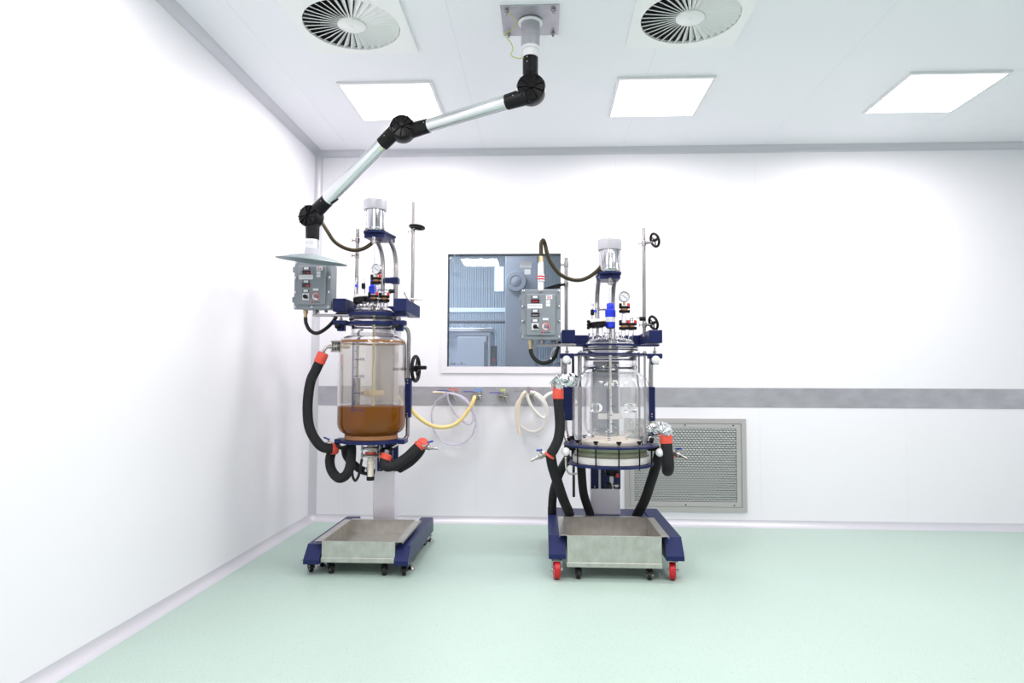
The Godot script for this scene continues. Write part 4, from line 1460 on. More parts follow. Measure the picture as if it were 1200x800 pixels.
	hose(t, WL([[-1.297, 0.69, 4.3], [-1.283, 0.62, 4.3], [-1.233, 0.56, 4.32], [-1.189, 0.523, 4.35], [-1.12, 0.503, 4.38]], O), 0.026)
	hose(t, WL([[-1.181, 0.64, 4.1], [-1.184, 0.58, 4.1], [-1.185, 0.531, 4.1], [-1.168, 0.495, 4.1], [-1.142, 0.524, 4.08], [-1.124, 0.585, 4.06], [-1.116, 0.633, 4.06]], O), 0.008, "black_rubber", "thin_cable")
	hose(t, WL([[-0.964, 0.655, 4.055], [-0.971, 0.628, 4.045], [-0.968, 0.603, 4.035], [-0.945, 0.592, 4.035], [-0.907, 0.602, 4.05], [-0.85, 0.637, 4.08], [-0.807, 0.677, 4.1], [-0.773, 0.712, 4.12]], O), 0.031)
	end_cap(t, W([-0.96, 0.665, 4.06], O), W([-0.971, 0.632, 4.05], O), 0.036)
	end_cap(t, W([-0.764, 0.721, 4.12], O), W([-0.778, 0.707, 4.117], O), 0.0345)
	hose(t, WL([[-0.768, 0.72, 4.22], [-0.792, 0.66, 4.25], [-0.86, 0.59, 4.3], [-0.945, 0.537, 4.35]], O), 0.029)
	end_cap(t, W([-0.762, 0.735, 4.21], O), W([-0.772, 0.71, 4.225], O), 0.034)
	ball_valve(t, W([-1.322, 0.718, 4.14], O), W([-1.39, 0.722, 4.12], O), 0.9)
	ball_valve(t, W([-0.76, 0.705, 4.15], O), W([-0.655, 0.692, 4.12], O), 1.1)
	# control box on its bar
	st = nst()
	span(st, W([-1.45, 1.519, 4.13], O), W([-1.215, 1.533, 4.075], O), 0.003)
	rod(st, W([-1.44, 1.53, 4.1], O), W([-1.44, 1.565, 4.1], O), 0.012, 10)
	part(t, "box_bar", st, "stainless")
	control_box(t, W([-1.4445, 1.7115, 4.05], O), true, -0.035)
	hose(t, WL([[-1.5065, 1.512, 4.11], [-1.498, 1.475, 4.1], [-1.473, 1.432, 4.1], [-1.43, 1.413, 4.1], [-1.387, 1.437, 4.12], [-1.35, 1.486, 4.16], [-1.325, 1.56, 4.22]], O), 0.0115, "black_rubber", "box_cable")
	hose(t, WL([[-1.4795, 2.085, 4.135], [-1.478, 2.12, 4.13], [-1.45, 2.15, 4.12], [-1.415, 2.125, 4.11], [-1.377, 2.07, 4.1], [-1.328, 2.0, 4.1], [-1.264, 1.958, 4.1], [-1.204, 1.945, 4.12], [-1.15, 1.956, 4.13], [-1.105, 1.99, 4.15], [-1.08, 2.03, 4.17]], O), 0.0125, "braided_cable", "braided_motor_cable")
	# the liquid stands in the vessel
	st = nst()
	lathe(st, [Vector2(0, 0.7795), Vector2(0.13, 0.7795), Vector2(0.164, 0.7855), Vector2(0.19, 0.8035), Vector2(0.204, 0.827), Vector2(0.209, 0.855), Vector2(0.209, 0.9565), Vector2(0.205, 0.9575), Vector2(0, 0.9575)], 64)
	single("brown_liquid", st, "brown_liquid", "brown liquid filling the bottom of the left glass vessel", "liquid", "", O)

# ---------------------------------------------------------------- right reactor
func foil_wrap(t: Node3D, pts: Array, r: float):
	var st := nst()
	tube(st, pts, r, 14, 5, 0.5)
	part(t, "foil_wrap", st, "foil", "crumpled aluminium foil round the port")

func build_jacketed_reactor():
	var O := Vector3(0.418, 0, -4.15)
	var t := thing("glass_reactor", "empty jacketed glass reactor on navy frame with red wheels", "glass reactor", O)
	# base
	beam(t, -0.385, -0.288, 0.118, 0.232, -0.57, 0.36, 0.085)
	beam(t, 0.273, 0.372, 0.118, 0.232, -0.57, 0.36, 0.085)
	var st := nst()
	span(st, Vector3(-0.288, 0.13, -0.56), Vector3(0.273, 0.226, -0.26), 0.004)
	part(t, "cross_beam", st, "navy_paint")
	for p in [[-0.340, 0.325, 0.1], [0.317, 0.299, -0.2], [-0.34, -0.45, 0.3], [0.317, -0.45, -0.2]]:
		caster(t, Vector3(p[0], 0, p[1]), 0.051, 0.036, 0.118, p[2], "red_wheel")
	# column
	st = nst()
	span(st, Vector3(-0.1, 0.224, -0.5), Vector3(0.1, 1.42, -0.35), 0.006)
	part(t, "column", st, "column_steel")
	slotted_plate(t, -0.098, 0.1, 0.398, 0.58, -0.35)
	st = nst()
	span(st, Vector3(-0.09, 0.56, -0.35), Vector3(0.09, 0.6, -0.1), 0.003)
	part(t, "shelf_bracket", st, "navy_paint")
	st = nst()
	span(st, Vector3(-0.1, 1.185, -0.35), Vector3(0.1, 1.262, -0.325), 0.003)  # dark block added to deepen the tone behind the neck
	part(t, "added_dark_block", st, "service_dark")
	st = nst()
	span(st, Vector3(-0.088, 0.64, -0.35), Vector3(0.088, 1.18, -0.338), 0.002)  # grey panel added so the column reads darker behind the blade
	part(t, "added_backdrop", st, "backdrop_grey")
	arm_pair(t, -0.303, -0.222, 0.229, 0.307, 1.352, 1.432, 0.10, -0.38)
	# outer jacket and inner vessel as one glass body
	st = nst()
	lathe(st, [Vector2(0.19, 0.738), Vector2(0.215, 0.738), Vector2(0.222, 0.746), Vector2(0.222, 0.762), Vector2(0.231, 0.785), Vector2(0.236, 0.81), Vector2(0.236, 1.085), Vector2(0.2275, 1.085), Vector2(0.2275, 0.812), Vector2(0.222, 0.79), Vector2(0.213, 0.764), Vector2(0.19, 0.75), Vector2(0.19, 0.738)], 80)
	var ja := part(t, "glass_jacket", st, "thin_glass", "clear outer glass jacket")
	st = nst()
	lathe(st, [Vector2(0.2275, 1.0855), Vector2(0.236, 1.0855), Vector2(0.232, 1.112), Vector2(0.22, 1.137), Vector2(0.2, 1.156), Vector2(0.18, 1.167), Vector2(0.168, 1.178), Vector2(0.163, 1.192), Vector2(0.168, 1.205), Vector2(0.163, 1.218), Vector2(0.163, 1.262), Vector2(0.17, 1.278), Vector2(0.172, 1.288), Vector2(0.172, 1.305), Vector2(0.15, 1.305), Vector2(0.15, 1.22), Vector2(0.153, 1.19), Vector2(0.166, 1.168), Vector2(0.192, 1.15), Vector2(0.211, 1.132), Vector2(0.223, 1.109), Vector2(0.2275, 1.0855)], 80)
	part(ja, "glass_shoulder", st, "glass")
	st = nst()
	lathe(st, [Vector2(0, 0.782), Vector2(0.11, 0.784), Vector2(0.14, 0.797), Vector2(0.157, 0.822), Vector2(0.162, 0.855), Vector2(0.162, 1.06), Vector2(0.157, 1.1), Vector2(0.147, 1.13), Vector2(0.147, 1.17), Vector2(0.142, 1.17), Vector2(0.142, 1.128), Vector2(0.152, 1.098), Vector2(0.157, 1.06), Vector2(0.157, 0.856), Vector2(0.152, 0.825), Vector2(0.137, 0.802), Vector2(0.109, 0.79), Vector2(0, 0.788)], 72)
	var ves := part(t, "glass_vessel", st, "thin_glass", "clear inner glass vessel")
	st = nst()
	var rr := 0.1625
	for k in 34:
		var y := 1.118 - k * 0.0106
		if y > 1.07:
			continue
		var a0 := asin(-0.033 / rr)
		var wide := 0.05 if k % 10 == 4 else (0.026 if k % 5 == 4 else 0.016)
		var a1 := asin((-0.033 + wide) / rr)
		var p0 := Vector3(sin(a0) * rr, y, cos(a0) * rr)
		var p1 := Vector3(sin((a0 + a1) / 2) * rr, y, cos((a0 + a1) / 2) * rr)
		var p2 := Vector3(sin(a1) * rr, y, cos(a1) * rr)
		var e := Vector3.UP * 0.0019
		flat4(st, p0 - e, p1 - e, p1 + e, p0 + e, Vector3(sin(a0), 0, cos(a0)))
		flat4(st, p1 - e, p2 - e, p2 + e, p1 + e, Vector3(sin(a1), 0, cos(a1)))
	span(st, Vector3(-0.0345, 0.80, 0.1588), Vector3(-0.0315, 1.075, 0.1594), 0.0)
	part(ves, "graduation_scale", st, "graduation_blue")
	for x in [-0.105, 0.105]:
		st = nst()
		var a := asin(x / 0.2)
		var p := Vector3(sin(a) * 0.162, 0.96, cos(a) * 0.162)
		rod(st, p, p + Vector3(sin(a), 0, cos(a)) * 0.065, 0.028, 24)
		part(ja, "baffle_port", st, "glass")
	# bottom: clear foot, base plate, white block
	st = nst()
	lathe(st, [Vector2(0, 0.7235), Vector2(0.185, 0.7235), Vector2(0.188, 0.728), Vector2(0.188, 0.752), Vector2(0.182, 0.757), Vector2(0.11, 0.76), Vector2(0.1, 0.777), Vector2(0.05, 0.7805), Vector2(0, 0.7805)], 48)
	part(t, "discharge_base", st, "cream_ptfe")
	st = nst()
	lathe(st, [Vector2(0, 0.664), Vector2(0.216, 0.664), Vector2(0.222, 0.67), Vector2(0.222, 0.69), Vector2(0.216, 0.698), Vector2(0.222, 0.706), Vector2(0.222, 0.722), Vector2(0, 0.722)], 64)
	part(t, "base_flange", st, "base_glass_green", "greenish base flange under the jacket")
	st = nst()
	lathe(st, [Vector2(0, 0.622), Vector2(0.232, 0.622), Vector2(0.234, 0.624), Vector2(0.234, 0.662), Vector2(0.232, 0.664), Vector2(0, 0.664)], 64)
	part(t, "insulating_block", st, "ptfe", "white round block below the base flange")
	st = nst()
	ring(st, Vector3(0, 0.723, 0), Vector3.UP, 0.2, 0.29, 0.012, 72)
	part(t, "upper_base_ring", st, "navy_paint")
	st = nst()
	ring(st, Vector3(0, 0.606, 0), Vector3.UP, 0.05, 0.262, 0.014, 72)
	part(t, "lower_base_ring", st, "navy_paint")
	for k in 12:
		var a := deg_to_rad(-5.0 + 30.0 * k)
		var c := Vector3(sin(-a) * 0.258, 0, cos(a) * 0.258)
		st = nst()
		rod(st, c + Vector3.UP * 0.598, c + Vector3.UP * 0.745, 0.0045, 10)
		var ps := part(t, "tie_rod", st, "black_plastic")
		st = nst()
		rod(st, c + Vector3.UP * 0.735, c + Vector3.UP * 0.748, 0.009, 8)
		part(ps, "spacer", st, "stainless")
		st = nst()
		lathe(st, [Vector2(0, 0), Vector2(0.008, 0), Vector2(0.009, 0.008), Vector2(0.015, 0.011), Vector2(0.015, 0.021), Vector2(0, 0.022)], 8, Transform3D(Basis.IDENTITY, c + Vector3.UP * 0.746))
		part(ps, "star_knob", st, "black_plastic")
	# lid, rings
	st = nst()
	lathe(st, [Vector2(0.172, 1.314), Vector2(0.172, 1.332), Vector2(0.16, 1.342), Vector2(0.15, 1.358), Vector2(0.13, 1.374), Vector2(0.08, 1.386), Vector2(0, 1.39), Vector2(0, 1.385), Vector2(0.079, 1.381), Vector2(0.127, 1.37), Vector2(0.146, 1.355), Vector2(0.152, 1.34), Vector2(0.152, 1.314), Vector2(0.172, 1.314)], 64)
	part(t, "glass_lid", st, "glass", "domed glass lid with necks")
	st = nst()
	ring(st, Vector3(0, 1.3065, 0), Vector3.UP, 0.15, 0.1715, 0.006, 56, 0.001)
	part(t, "lid_gasket", st, "black_rubber")
	st = nst()
	ring(st, Vector3(0, 1.334, 0), Vector3.UP, 0.155, 0.186, 0.01, 64)
	for s in [-1.0, 1.0]:
		span(st, Vector3(s * 0.178, 1.335, -0.04), Vector3(s * 0.295, 1.345, 0.07), 0.002)
	part(t, "clamp_ring", st, "navy_paint")
	st = nst()
	ring(st, Vector3(0, 1.276, 0), Vector3.UP, 0.166, 0.236, 0.011, 64)
	for s in [-1.0, 1.0]:
		span(st, Vector3(s * 0.2, 1.277, -0.05), Vector3(s * 0.29, 1.286, 0.1), 0.002)
	part(t, "clamp_ring", st, "navy_paint")
	clamp_bracket(t, -0.272, 1.272, 0.085, -1, "white_plastic", 0.0255)
	clamp_bracket(t, 0.262, 1.272, 0.085, 1, "white_plastic", 0.0255)
	for p in [[-0.19, 0.12], [0.196, 0.12], [-0.19, -0.12], [0.196, -0.12]]:
		st = nst()
		rod(st, Vector3(p[0], 0.73, p[1]), Vector3(p[0], 1.305, p[1]), 0.0065, 12)
		rod(st, Vector3(p[0], 1.287, p[1]), Vector3(p[0], 1.296, p[1]), 0.012, 6)
		part(t, "stay_rod", st, "stainless")
	# stirrer, motor
	paddle(t, Vector3(0.001, 0.9, 0), 1.4, 0.80, 0.153, "ptfe")
	st = nst()
	rod(st, Vector3(0, 1.4, 0.0), Vector3(0, 1.7, 0.015), 0.0085, 14)
	part(t, "drive_rod", st, "white_plastic")
	var mc := Vector3(0, 1.802, 0)
	motor(t, mc, 2.013)
	motor_bracket(t, mc, 0.074, 0.15, -0.005)
	support_tubes(t, -0.06, 1.4, 1.77, -0.2, -0.09, -0.003)
	support_tubes(t, 0.043, 1.4, 1.77, -0.2, -0.09, -0.003)
	st = nst()
	rod(st, Vector3(-0.055, 1.585, -0.15), Vector3(0.043, 1.585, -0.15), 0.009, 12)
	part(t, "tube_brace", st, "stainless")
	# blue stirrer seal
	st = nst()
	var sx := Transform3D(Basis.IDENTITY, Vector3(0, 0, 0.03))
	lathe(st, [Vector2(0.02, 1.448), Vector2(0.029, 1.45), Vector2(0.03, 1.454), Vector2(0.03, 1.484), Vector2(0.028, 1.486), Vector2(0.02, 1.486)], 32, sx)
	lathe(st, [Vector2(0.02, 1.514), Vector2(0.031, 1.515), Vector2(0.033, 1.518), Vector2(0.033, 1.527), Vector2(0.031, 1.529), Vector2(0.033, 1.532), Vector2(0.033, 1.558), Vector2(0.025, 1.562), Vector2(0.023, 1.57), Vector2(0.024, 1.574), Vector2(0.024, 1.598), Vector2(0.021, 1.602), Vector2(0, 1.602)], 32, sx)
	var se := part(t, "shaft_seal", st, "blue_seal")
	st = nst()
	lathe(st, [Vector2(0.0, 1.485), Vector2(0.031, 1.485), Vector2(0.031, 1.515), Vector2(0.0, 1.515)], 32, sx)
	part(se, "white_collar", st, "ptfe")
	glass_neck(t, Vector3(0, 1.383, 0.03), Vector3(0, 1.452, 0.03), 0.02)
	# charging port
	var lb := Basis(Vector3.BACK, 0.1)
	var cp := Vector3(-0.083, 1.466, 0.06)
	st = nst()
	lathe(st, [Vector2(0.03, -0.016), Vector2(0.05, -0.016), Vector2(0.053, -0.013), Vector2(0.053, 0.013), Vector2(0.05, 0.016), Vector2(0.03, 0.016), Vector2(0.03, -0.016)], 32, Transform3D(lb, cp))
	for y in [0.018, -0.002, -0.02]:
		ball(st, cp + Vector3(-0.057, y, 0.02), 0.011, 10, 6)
	var pc := part(t, "charging_port", st, "black_plastic", "black clamp ring of the charging port")
	st = nst()
	lathe(st, [Vector2(0, 0.014), Vector2(0.048, 0.014), Vector2(0.05, 0.018), Vector2(0.048, 0.028), Vector2(0.035, 0.034), Vector2(0, 0.034)], 32, Transform3D(lb, cp))
	part(pc, "white_cap", st, "ptfe")
	glass_neck(t, Vector3(-0.08, 1.375, 0.06), Vector3(-0.082, 1.455, 0.06), 0.032)
	st = nst()
	lathe(st, [Vector2(0.017, 1.498), Vector2(0.019, 1.505), Vector2(0.019, 1.56), Vector2(0.012, 1.575), Vector2(0.012, 1.6), Vector2(0.01, 1.6), Vector2(0.01, 1.573), Vector2(0.016, 1.558), Vector2(0.016, 1.505), Vector2(0.017, 1.498)], 24, Transform3D(Basis.IDENTITY, Vector3(-0.098, 0, 0.05)))
	tube(st, [Vector3(-0.098, 1.585, 0.05), Vector3(-0.115, 1.59, 0.05), Vector3(-0.125, 1.6, 0.05)], 0.007, 10, 4)
	var ga := part(t, "glass_adaptor", st, "glass")
	st = nst()
	box(st, Vector3(-0.115, 1.542, 0.07), Vector3(0.022, 0.036, 0.02), 0.003)
	part(ga, "stopcock_knob", st, "black_plastic")
	st = nst()
	rod(st, Vector3(-0.099, 1.549, 0.075), Vector3(-0.099, 1.549, 0.083), 0.009, 14)
	part(ga, "blue_mark", st, "blue_seal")
	# gauge with clamps, connectors on the right
	gauge(t, Vector3(0.077, 1.634, 0.1), 0.033, -0.05)
	joint_clamp(t, Vector3(0.077, 1.556, 0.1), 0.027)
	glass_neck(t, Vector3(0.07, 1.375, 0.09), Vector3(0.077, 1.545, 0.1), 0.014)
	joint_clamp(t, Vector3(0.075, 1.452, 0.11), 0.027)
	joint_clamp(t, Vector3(0.122, 1.455, 0.08), 0.025)
	glass_neck(t, Vector3(0.118, 1.368, 0.07), Vector3(0.122, 1.44, 0.08), 0.016)
	st = nst()
	rod(st, Vector3(0.115, 1.497, 0.09), Vector3(0.175, 1.5, 0.09), 0.01, 16)
	rod(st, Vector3(0.122, 1.47, 0.09), Vector3(0.122, 1.5, 0.09), 0.01, 16)
	part(t, "glass_elbow", st, "glass")
	st = nst()
	rod(st, Vector3(0.17, 1.5, 0.09), Vector3(0.208, 1.501, 0.09), 0.0135, 16)
	part(t, "elbow_cap", st, "black_plastic")
	for p in [[-0.03, 0.1], [0.03, 0.115], [-0.12, 0.02]]:
		glass_neck(t, Vector3(p[0], 1.372, p[1]), Vector3(p[0], 1.415, p[1]), 0.014)
	# rods and clamp handles
	st = nst()
	rod(st, Vector3(-0.27, 1.4, -0.1), Vector3(-0.27, 1.914, -0.1), 0.0115, 14)
	part(t, "support_rod", st, "stainless")
	clamp_collar(t, Vector3(-0.27, 1.868, -0.1), 0.0115)
	clamp_collar(t, Vector3(-0.27, 1.74, -0.1), 0.0115)
	st = nst()
	rod(st, Vector3(-0.28, 1.738, -0.08), Vector3(-0.325, 1.728, -0.07), 0.008, 8)
	prism(st, PackedVector2Array([Vector2(-0.31, 1.712), Vector2(-0.31, 1.742), Vector2(-0.36, 1.728), Vector2(-0.42, 1.71), Vector2(-0.38, 1.708)]), -0.08, -0.06)
	part(t, "rod_grip", st, "black_plastic")
	st = nst()
	rod(st, Vector3(0.228, 1.4, -0.1), Vector3(0.23, 2.106, -0.1), 0.0115, 14)
	part(t, "support_rod", st, "stainless")
	for p in [[2.005, 0.298], [1.478, 0.285]]:
		clamp_collar(t, Vector3(0.23, p[0], -0.1), 0.0115)
		st = nst()
		rod(st, Vector3(0.235, p[0], -0.09), Vector3(0.275, p[0], -0.065), 0.009, 10)
		part(t, "clamp_arm", st, "stainless")
		handwheel(t, Vector3(p[1] - 0.008, p[0] + 0.008, -0.04), Vector3(-0.85, -0.32, 0.38), 0.042, 0.0085)
	# side tubes with navy sleeves
	for s in [-1.0, 1.0]:
		var x := -0.283 if s < 0 else 0.272
		st = nst()
		tube(st, [Vector3(x, 1.262, -0.1), Vector3(x, 1.2, -0.12), Vector3(x, 1.1, -0.13), Vector3(x, 0.9, -0.13), Vector3(x * 0.98, 0.8, -0.13), Vector3(x * 0.92, 0.735, -0.1)], 0.0185 if s < 0 else 0.014, 14, 5)
		part(t, "side_tube", st, "stainless")
		st = nst()
		if s < 0:
			span(st, Vector3(-0.295, 0.866, -0.19), Vector3(-0.228, 1.083, -0.11), 0.004)
		else:
			span(st, Vector3(0.248, 0.866, -0.19), Vector3(0.296, 1.083, -0.11), 0.004)
		var sl := part(t, "tube_sleeve", st, "navy_paint")
		for y in [0.91, 0.895]:
			st = nst()
			ball(st, Vector3(x, y, -0.11), 0.007, 10, 5)
			part(sl, "bolt", st, "stainless")
	# white knobs at the lower ring
	for p in [[-0.282, 0.696], [0.278, 0.696]]:
		st = nst()
		box(st, Vector3(p[0] * 0.9, 0.712, 0.06), Vector3(0.07, 0.03, 0.06), 0.004)
		var lu := part(t, "ring_lug", st, "black_plastic")
		st = nst()
		rod(st, Vector3(p[0], 0.7, 0.07), Vector3(p[0], 0.697, 0.13), 0.007, 10)
		ball(st, Vector3(p[0], p[1], 0.145), 0.0255, 20, 12)
		part(lu, "ball_knob", st, "white_plastic")
	# bottom outlet
	st = nst()
	rod(st, Vector3(0.0, 0.545, 0.05), Vector3(0.0, 0.606, 0.05), 0.026, 18)
	box(st, Vector3(0, 0.572, 0.05), Vector3(0.075, 0.024, 0.05), 0.004)
	box(st, Vector3(0, 0.548, 0.05), Vector3(0.07, 0.014, 0.05), 0.004)
	ball(st, Vector3(-0.022, 0.485, 0.07), 0.02, 14, 8, 0.6, Vector3.BACK)
	var ov := part(t, "outlet_valve", st, "black_plastic")
	st = nst()
	rod(st, Vector3(0.033, 0.535, 0.07), Vector3(0.033, 0.56, 0.07), 0.01, 10)
	part(ov, "red_knob", st, "red_plastic")
	st = nst()
	rod(st, Vector3(0.0, 0.49, 0.055), Vector3(0.0, 0.548, 0.055), 0.012, 14)
	rod(st, Vector3(-0.02, 0.487, 0.06), Vector3(0.03, 0.487, 0.06), 0.008, 12)
	ball(st, Vector3(0.03, 0.485, 0.062), 0.014, 12, 8)
	part(ov, "outlet_cock", st, "stainless")
	# foil wrapped ports, hoses
	foil_wrap(t, WL([[0.195, 1.125, 4.08], [0.15, 1.122, 4.05], [0.105, 1.118, 4.0], [0.075, 1.118, 4.0], [0.06, 1.13, 4.0]], O), 0.036)
	foil_wrap(t, WL([[0.092, 1.125, 4.0], [0.09, 1.1, 4.0], [0.09, 1.07, 4.0]], O), 0.031)
	hose(t, WL([[0.09, 1.05, 4.0], [0.09, 1.01, 4.0], [0.098, 0.92, 4.0], [0.101, 0.844, 4.0], [0.092, 0.775, 4.0], [0.07, 0.721, 4.0], [0.046, 0.682, 4.0]], O), 0.0305)
	end_cap(t, W([0.09, 1.077, 4.0], O), W([0.09, 1.012, 4.0], O), 0.033)
	end_cap(t, W([0.034, 0.666, 4.0], O), W([0.043, 0.678, 4.0], O), 0.033)
	ball_valve(t, W([0.03, 0.69, 4.02], O), W([-0.073, 0.639, 4.0], O), 1.15)
	hose(t, WL([[0.045, 0.672, 4.05], [0.061, 0.586, 4.1], [0.094, 0.48, 4.15], [0.127, 0.377, 4.22], [0.158, 0.295, 4.32], [0.176, 0.235, 4.47], [0.18, 0.2, 4.53]], O), 0.0315)
	hose(t, WL([[0.172, 0.62, 4.42], [0.145, 0.575, 4.43], [0.117, 0.521, 4.44], [0.078, 0.416, 4.46], [0.064, 0.331, 4.47], [0.061, 0.228, 4.48]], O), 0.0285)
	hose(t, WL([[0.248, 0.608, 4.37], [0.255, 0.484, 4.39], [0.267, 0.381, 4.42], [0.29, 0.301, 4.46], [0.312, 0.24, 4.48], [0.32, 0.2, 4.5]], O), 0.0285)
	hose(t, WL([[0.143, 0.64, 4.2], [0.148, 0.563, 4.22], [0.17, 0.53, 4.25], [0.215, 0.525, 4.3]], O), 0.006, "silicone_hose", "thin_hose")
	st = nst()
	rod(st, W([0.196, 1.28, 4.35], O), W([0.2, 0.367, 4.35], O), 0.0085, 12)
	part(t, "drain_tube", st, "black_rubber")
	foil_wrap(t, WL([[0.64, 0.822, 4.12], [0.68, 0.83, 4.07], [0.715, 0.838, 4.03], [0.735, 0.822, 4.0], [0.738, 0.8, 4.0]], O), 0.036)
	hose(t, WL([[0.732, 0.79, 4.0], [0.733, 0.757, 4.0], [0.739, 0.697, 4.0], [0.747, 0.625, 4.01], [0.752, 0.582, 4.06], [0.757, 0.59, 4.11], [0.765, 0.632, 4.14], [0.778, 0.668, 4.15]], O), 0.0335)
	end_cap(t, W([0.731, 0.808, 4.0], O), W([0.734, 0.752, 4.0], O), 0.0365)
	end_cap(t, W([0.784, 0.69, 4.15], O), W([0.775, 0.655, 4.147], O), 0.037)
	ball_valve(t, W([0.782, 0.688, 4.13], O), W([0.865, 0.657, 4.05], O), 1.15)
	hose(t, WL([[0.742, 0.67, 4.28], [0.735, 0.632, 4.3], [0.723, 0.562, 4.33], [0.694, 0.454, 4.36], [0.666, 0.348, 4.4], [0.63, 0.245, 4.47], [0.615, 0.2, 4.5]], O), 0.0315)
	# control box on its bar
	st = nst()
	span(st, W([-0.04, 1.328, 4.03], O), W([0.2, 1.342, 3.975], O), 0.003)
	rod(st, W([-0.0085, 1.34, 4.0], O), W([-0.0085, 1.37, 4.0], O), 0.012, 10)
	part(t, "box_bar", st, "stainless")
	control_box(t, W([-0.0135, 1.5165, 3.95], O), false)
	hose(t, WL([[-0.0755, 1.312, 4.01], [-0.072, 1.285, 4.01], [-0.049, 1.25, 4.01], [-0.008, 1.226, 4.02], [0.034, 1.234, 4.05], [0.071, 1.267, 4.09], [0.088, 1.32, 4.12], [0.1, 1.36, 4.16]], O), 0.0125, "black_rubber", "box_cable")
	hose(t, WL([[-0.0135, 1.885, 4.035], [-0.0135, 1.93, 4.035], [-0.013, 1.965, 4.035], [0.0, 1.985, 4.04], [0.013, 1.955, 4.05], [0.023, 1.91, 4.05], [0.044, 1.855, 4.06], [0.097, 1.786, 4.08], [0.167, 1.752, 4.1], [0.232, 1.749, 4.12], [0.292, 1.774, 4.14], [0.341, 1.813, 4.15], [0.375, 1.855, 4.15]], O), 0.0125, "braided_cable", "braided_motor_cable")
	hose(t, WL([[0.07, 1.385, 4.1], [0.075, 1.33, 4.08], [0.062, 1.3, 4.08], [0.045, 1.25, 4.06]], O), 0.008, "foil", "cable_braid")

# ---------------------------------------------------------------- drip trays on wheels
func tray(label: String, x0: float, x1: float, d0: float, d1: float, y0: float, y1: float, cast: Array):
	var O := Vector3((x0 + x1) / 2, 0, -(d0 + d1) / 2)
	var w := x1 - x0
	var l := d1 - d0
	var t := thing("drip_tray", label, "drip tray", O, "wheeled steel drip trays")
	var st := nst()
	var k := 0.0025
	span(st, Vector3(-w / 2, y0 + 0.025, l / 2 - k), Vector3(w / 2, y1, l / 2), 0.0008)
	part(t, "front_panel", st, "tray_steel")
	st = nst()
	span(st, Vector3(-w / 2, y0 + 0.025, -l / 2), Vector3(w / 2, y1, -l / 2 + k), 0.0008)
	span(st, Vector3(-w / 2, y1 - k, -l / 2 - 0.03), Vector3(w / 2, y1, -l / 2 + k), 0.0008)
	part(t, "rear_panel", st, "tray_steel")
	for s in [-1.0, 1.0]:
		st = nst()
		span(st, Vector3(s * w / 2, y0 + 0.025, -l / 2 + k), Vector3(s * (w / 2 - k), y1, l / 2 - k), 0.0008)
		part(t, "side_panel", st, "tray_steel")
		st = nst()
		span(st, Vector3(s * w / 2, y1 - k, -l / 2), Vector3(s * (w / 2 + 0.043), y1, l / 2 - 0.005), 0.0008)
		span(st, Vector3(s * (w / 2 + 0.043), y1 - 0.012, -l / 2), Vector3(s * (w / 2 + 0.043 - k), y1, l / 2 - 0.005), 0.0008)
		part(t, "side_flange", st, "tray_steel")
	st = nst()
	span(st, Vector3(-w / 2 + k, y0 + 0.028, -l / 2 + k), Vector3(w / 2 - k, y0 + 0.031, l / 2 - k), 0.0)
	part(t, "floor_panel", st, "tray_steel")
	st = nst()
	span(st, Vector3(-w / 2 - 0.004, y0, -l / 2 - 0.004), Vector3(w / 2 + 0.004, y0 + 0.027, l / 2 + 0.004), 0.002)
	part(t, "under_frame", st, "tray_steel")
	for c in cast:
		caster(t, Vector3(c[0], 0, -c[1]) - O, 0.025, 0.022, y0, c[2], "black_rubber")

func build_trays():
	tray("shallow steel drip tray under the reactor with brown liquid", -1.27, -0.845, 3.80, 4.385, 0.076, 0.196, [[-1.228, 3.85, 0.7], [-0.91, 3.83, 0.05], [-1.22, 4.33, 0.3], [-0.9, 4.33, 0.3]])
	tray("deep steel drip tray under the jacketed reactor with red wheels", 0.137, 0.668, 3.81, 4.33, 0.07, 0.246, [[0.201, 3.83, 0.1], [0.602, 3.835, -0.1], [0.2, 4.28, 0.2], [0.6, 4.28, 0.2]])

# ---------------------------------------------------------------- extraction arm
func joint(t: Node3D, c: Vector3, r: float, axis: Vector3, depth: float):
	var st := nst()
	lathe(st, [Vector2(0, -depth), Vector2(r * 0.88, -depth), Vector2(r, -depth + 0.012), Vector2(r, depth - 0.014), Vector2(r * 0.93, depth - 0.002), Vector2(r * 0.86, depth - 0.006), Vector2(r * 0.2, depth + 0.002), Vector2(0, depth + 0.002)], 40, aim(c, axis))
	var j := part(t, "swivel_joint", st, "black_plastic", "black ribbed swivel joint")
	var xf := aim(c, axis)
	for k in 9:
		var a := TAU * k / 9 + 0.2
		st = nst()
		box(st, Vector3(r * 0.52, depth + 0.001, 0), Vector3(r * 0.86, 0.012, 0.004), 0.001)
		var o := part(j, "rib", st, "black_plastic")
		o.transform = xf * Transform3D(Basis(Vector3.UP, a), Vector3.ZERO)
	st = nst()
	var n := axis.normalized()
	rod(st, c + n * depth, c + n * (depth + 0.02), r * 0.17, 14)
	part(j, "hub_knob", st, "black_plastic")

func rivets(parent: Node, a: Vector3, d: Vector3, r: float):
	for k in 2:
		var st := nst()
		ball(st, a + d * (0.02 + 0.022 * k) + Vector3(-0.006 + 0.014 * k, 0.006, r * 0.985), 0.0042, 8, 5)
		part(parent, "rivet", st, "polished_steel")

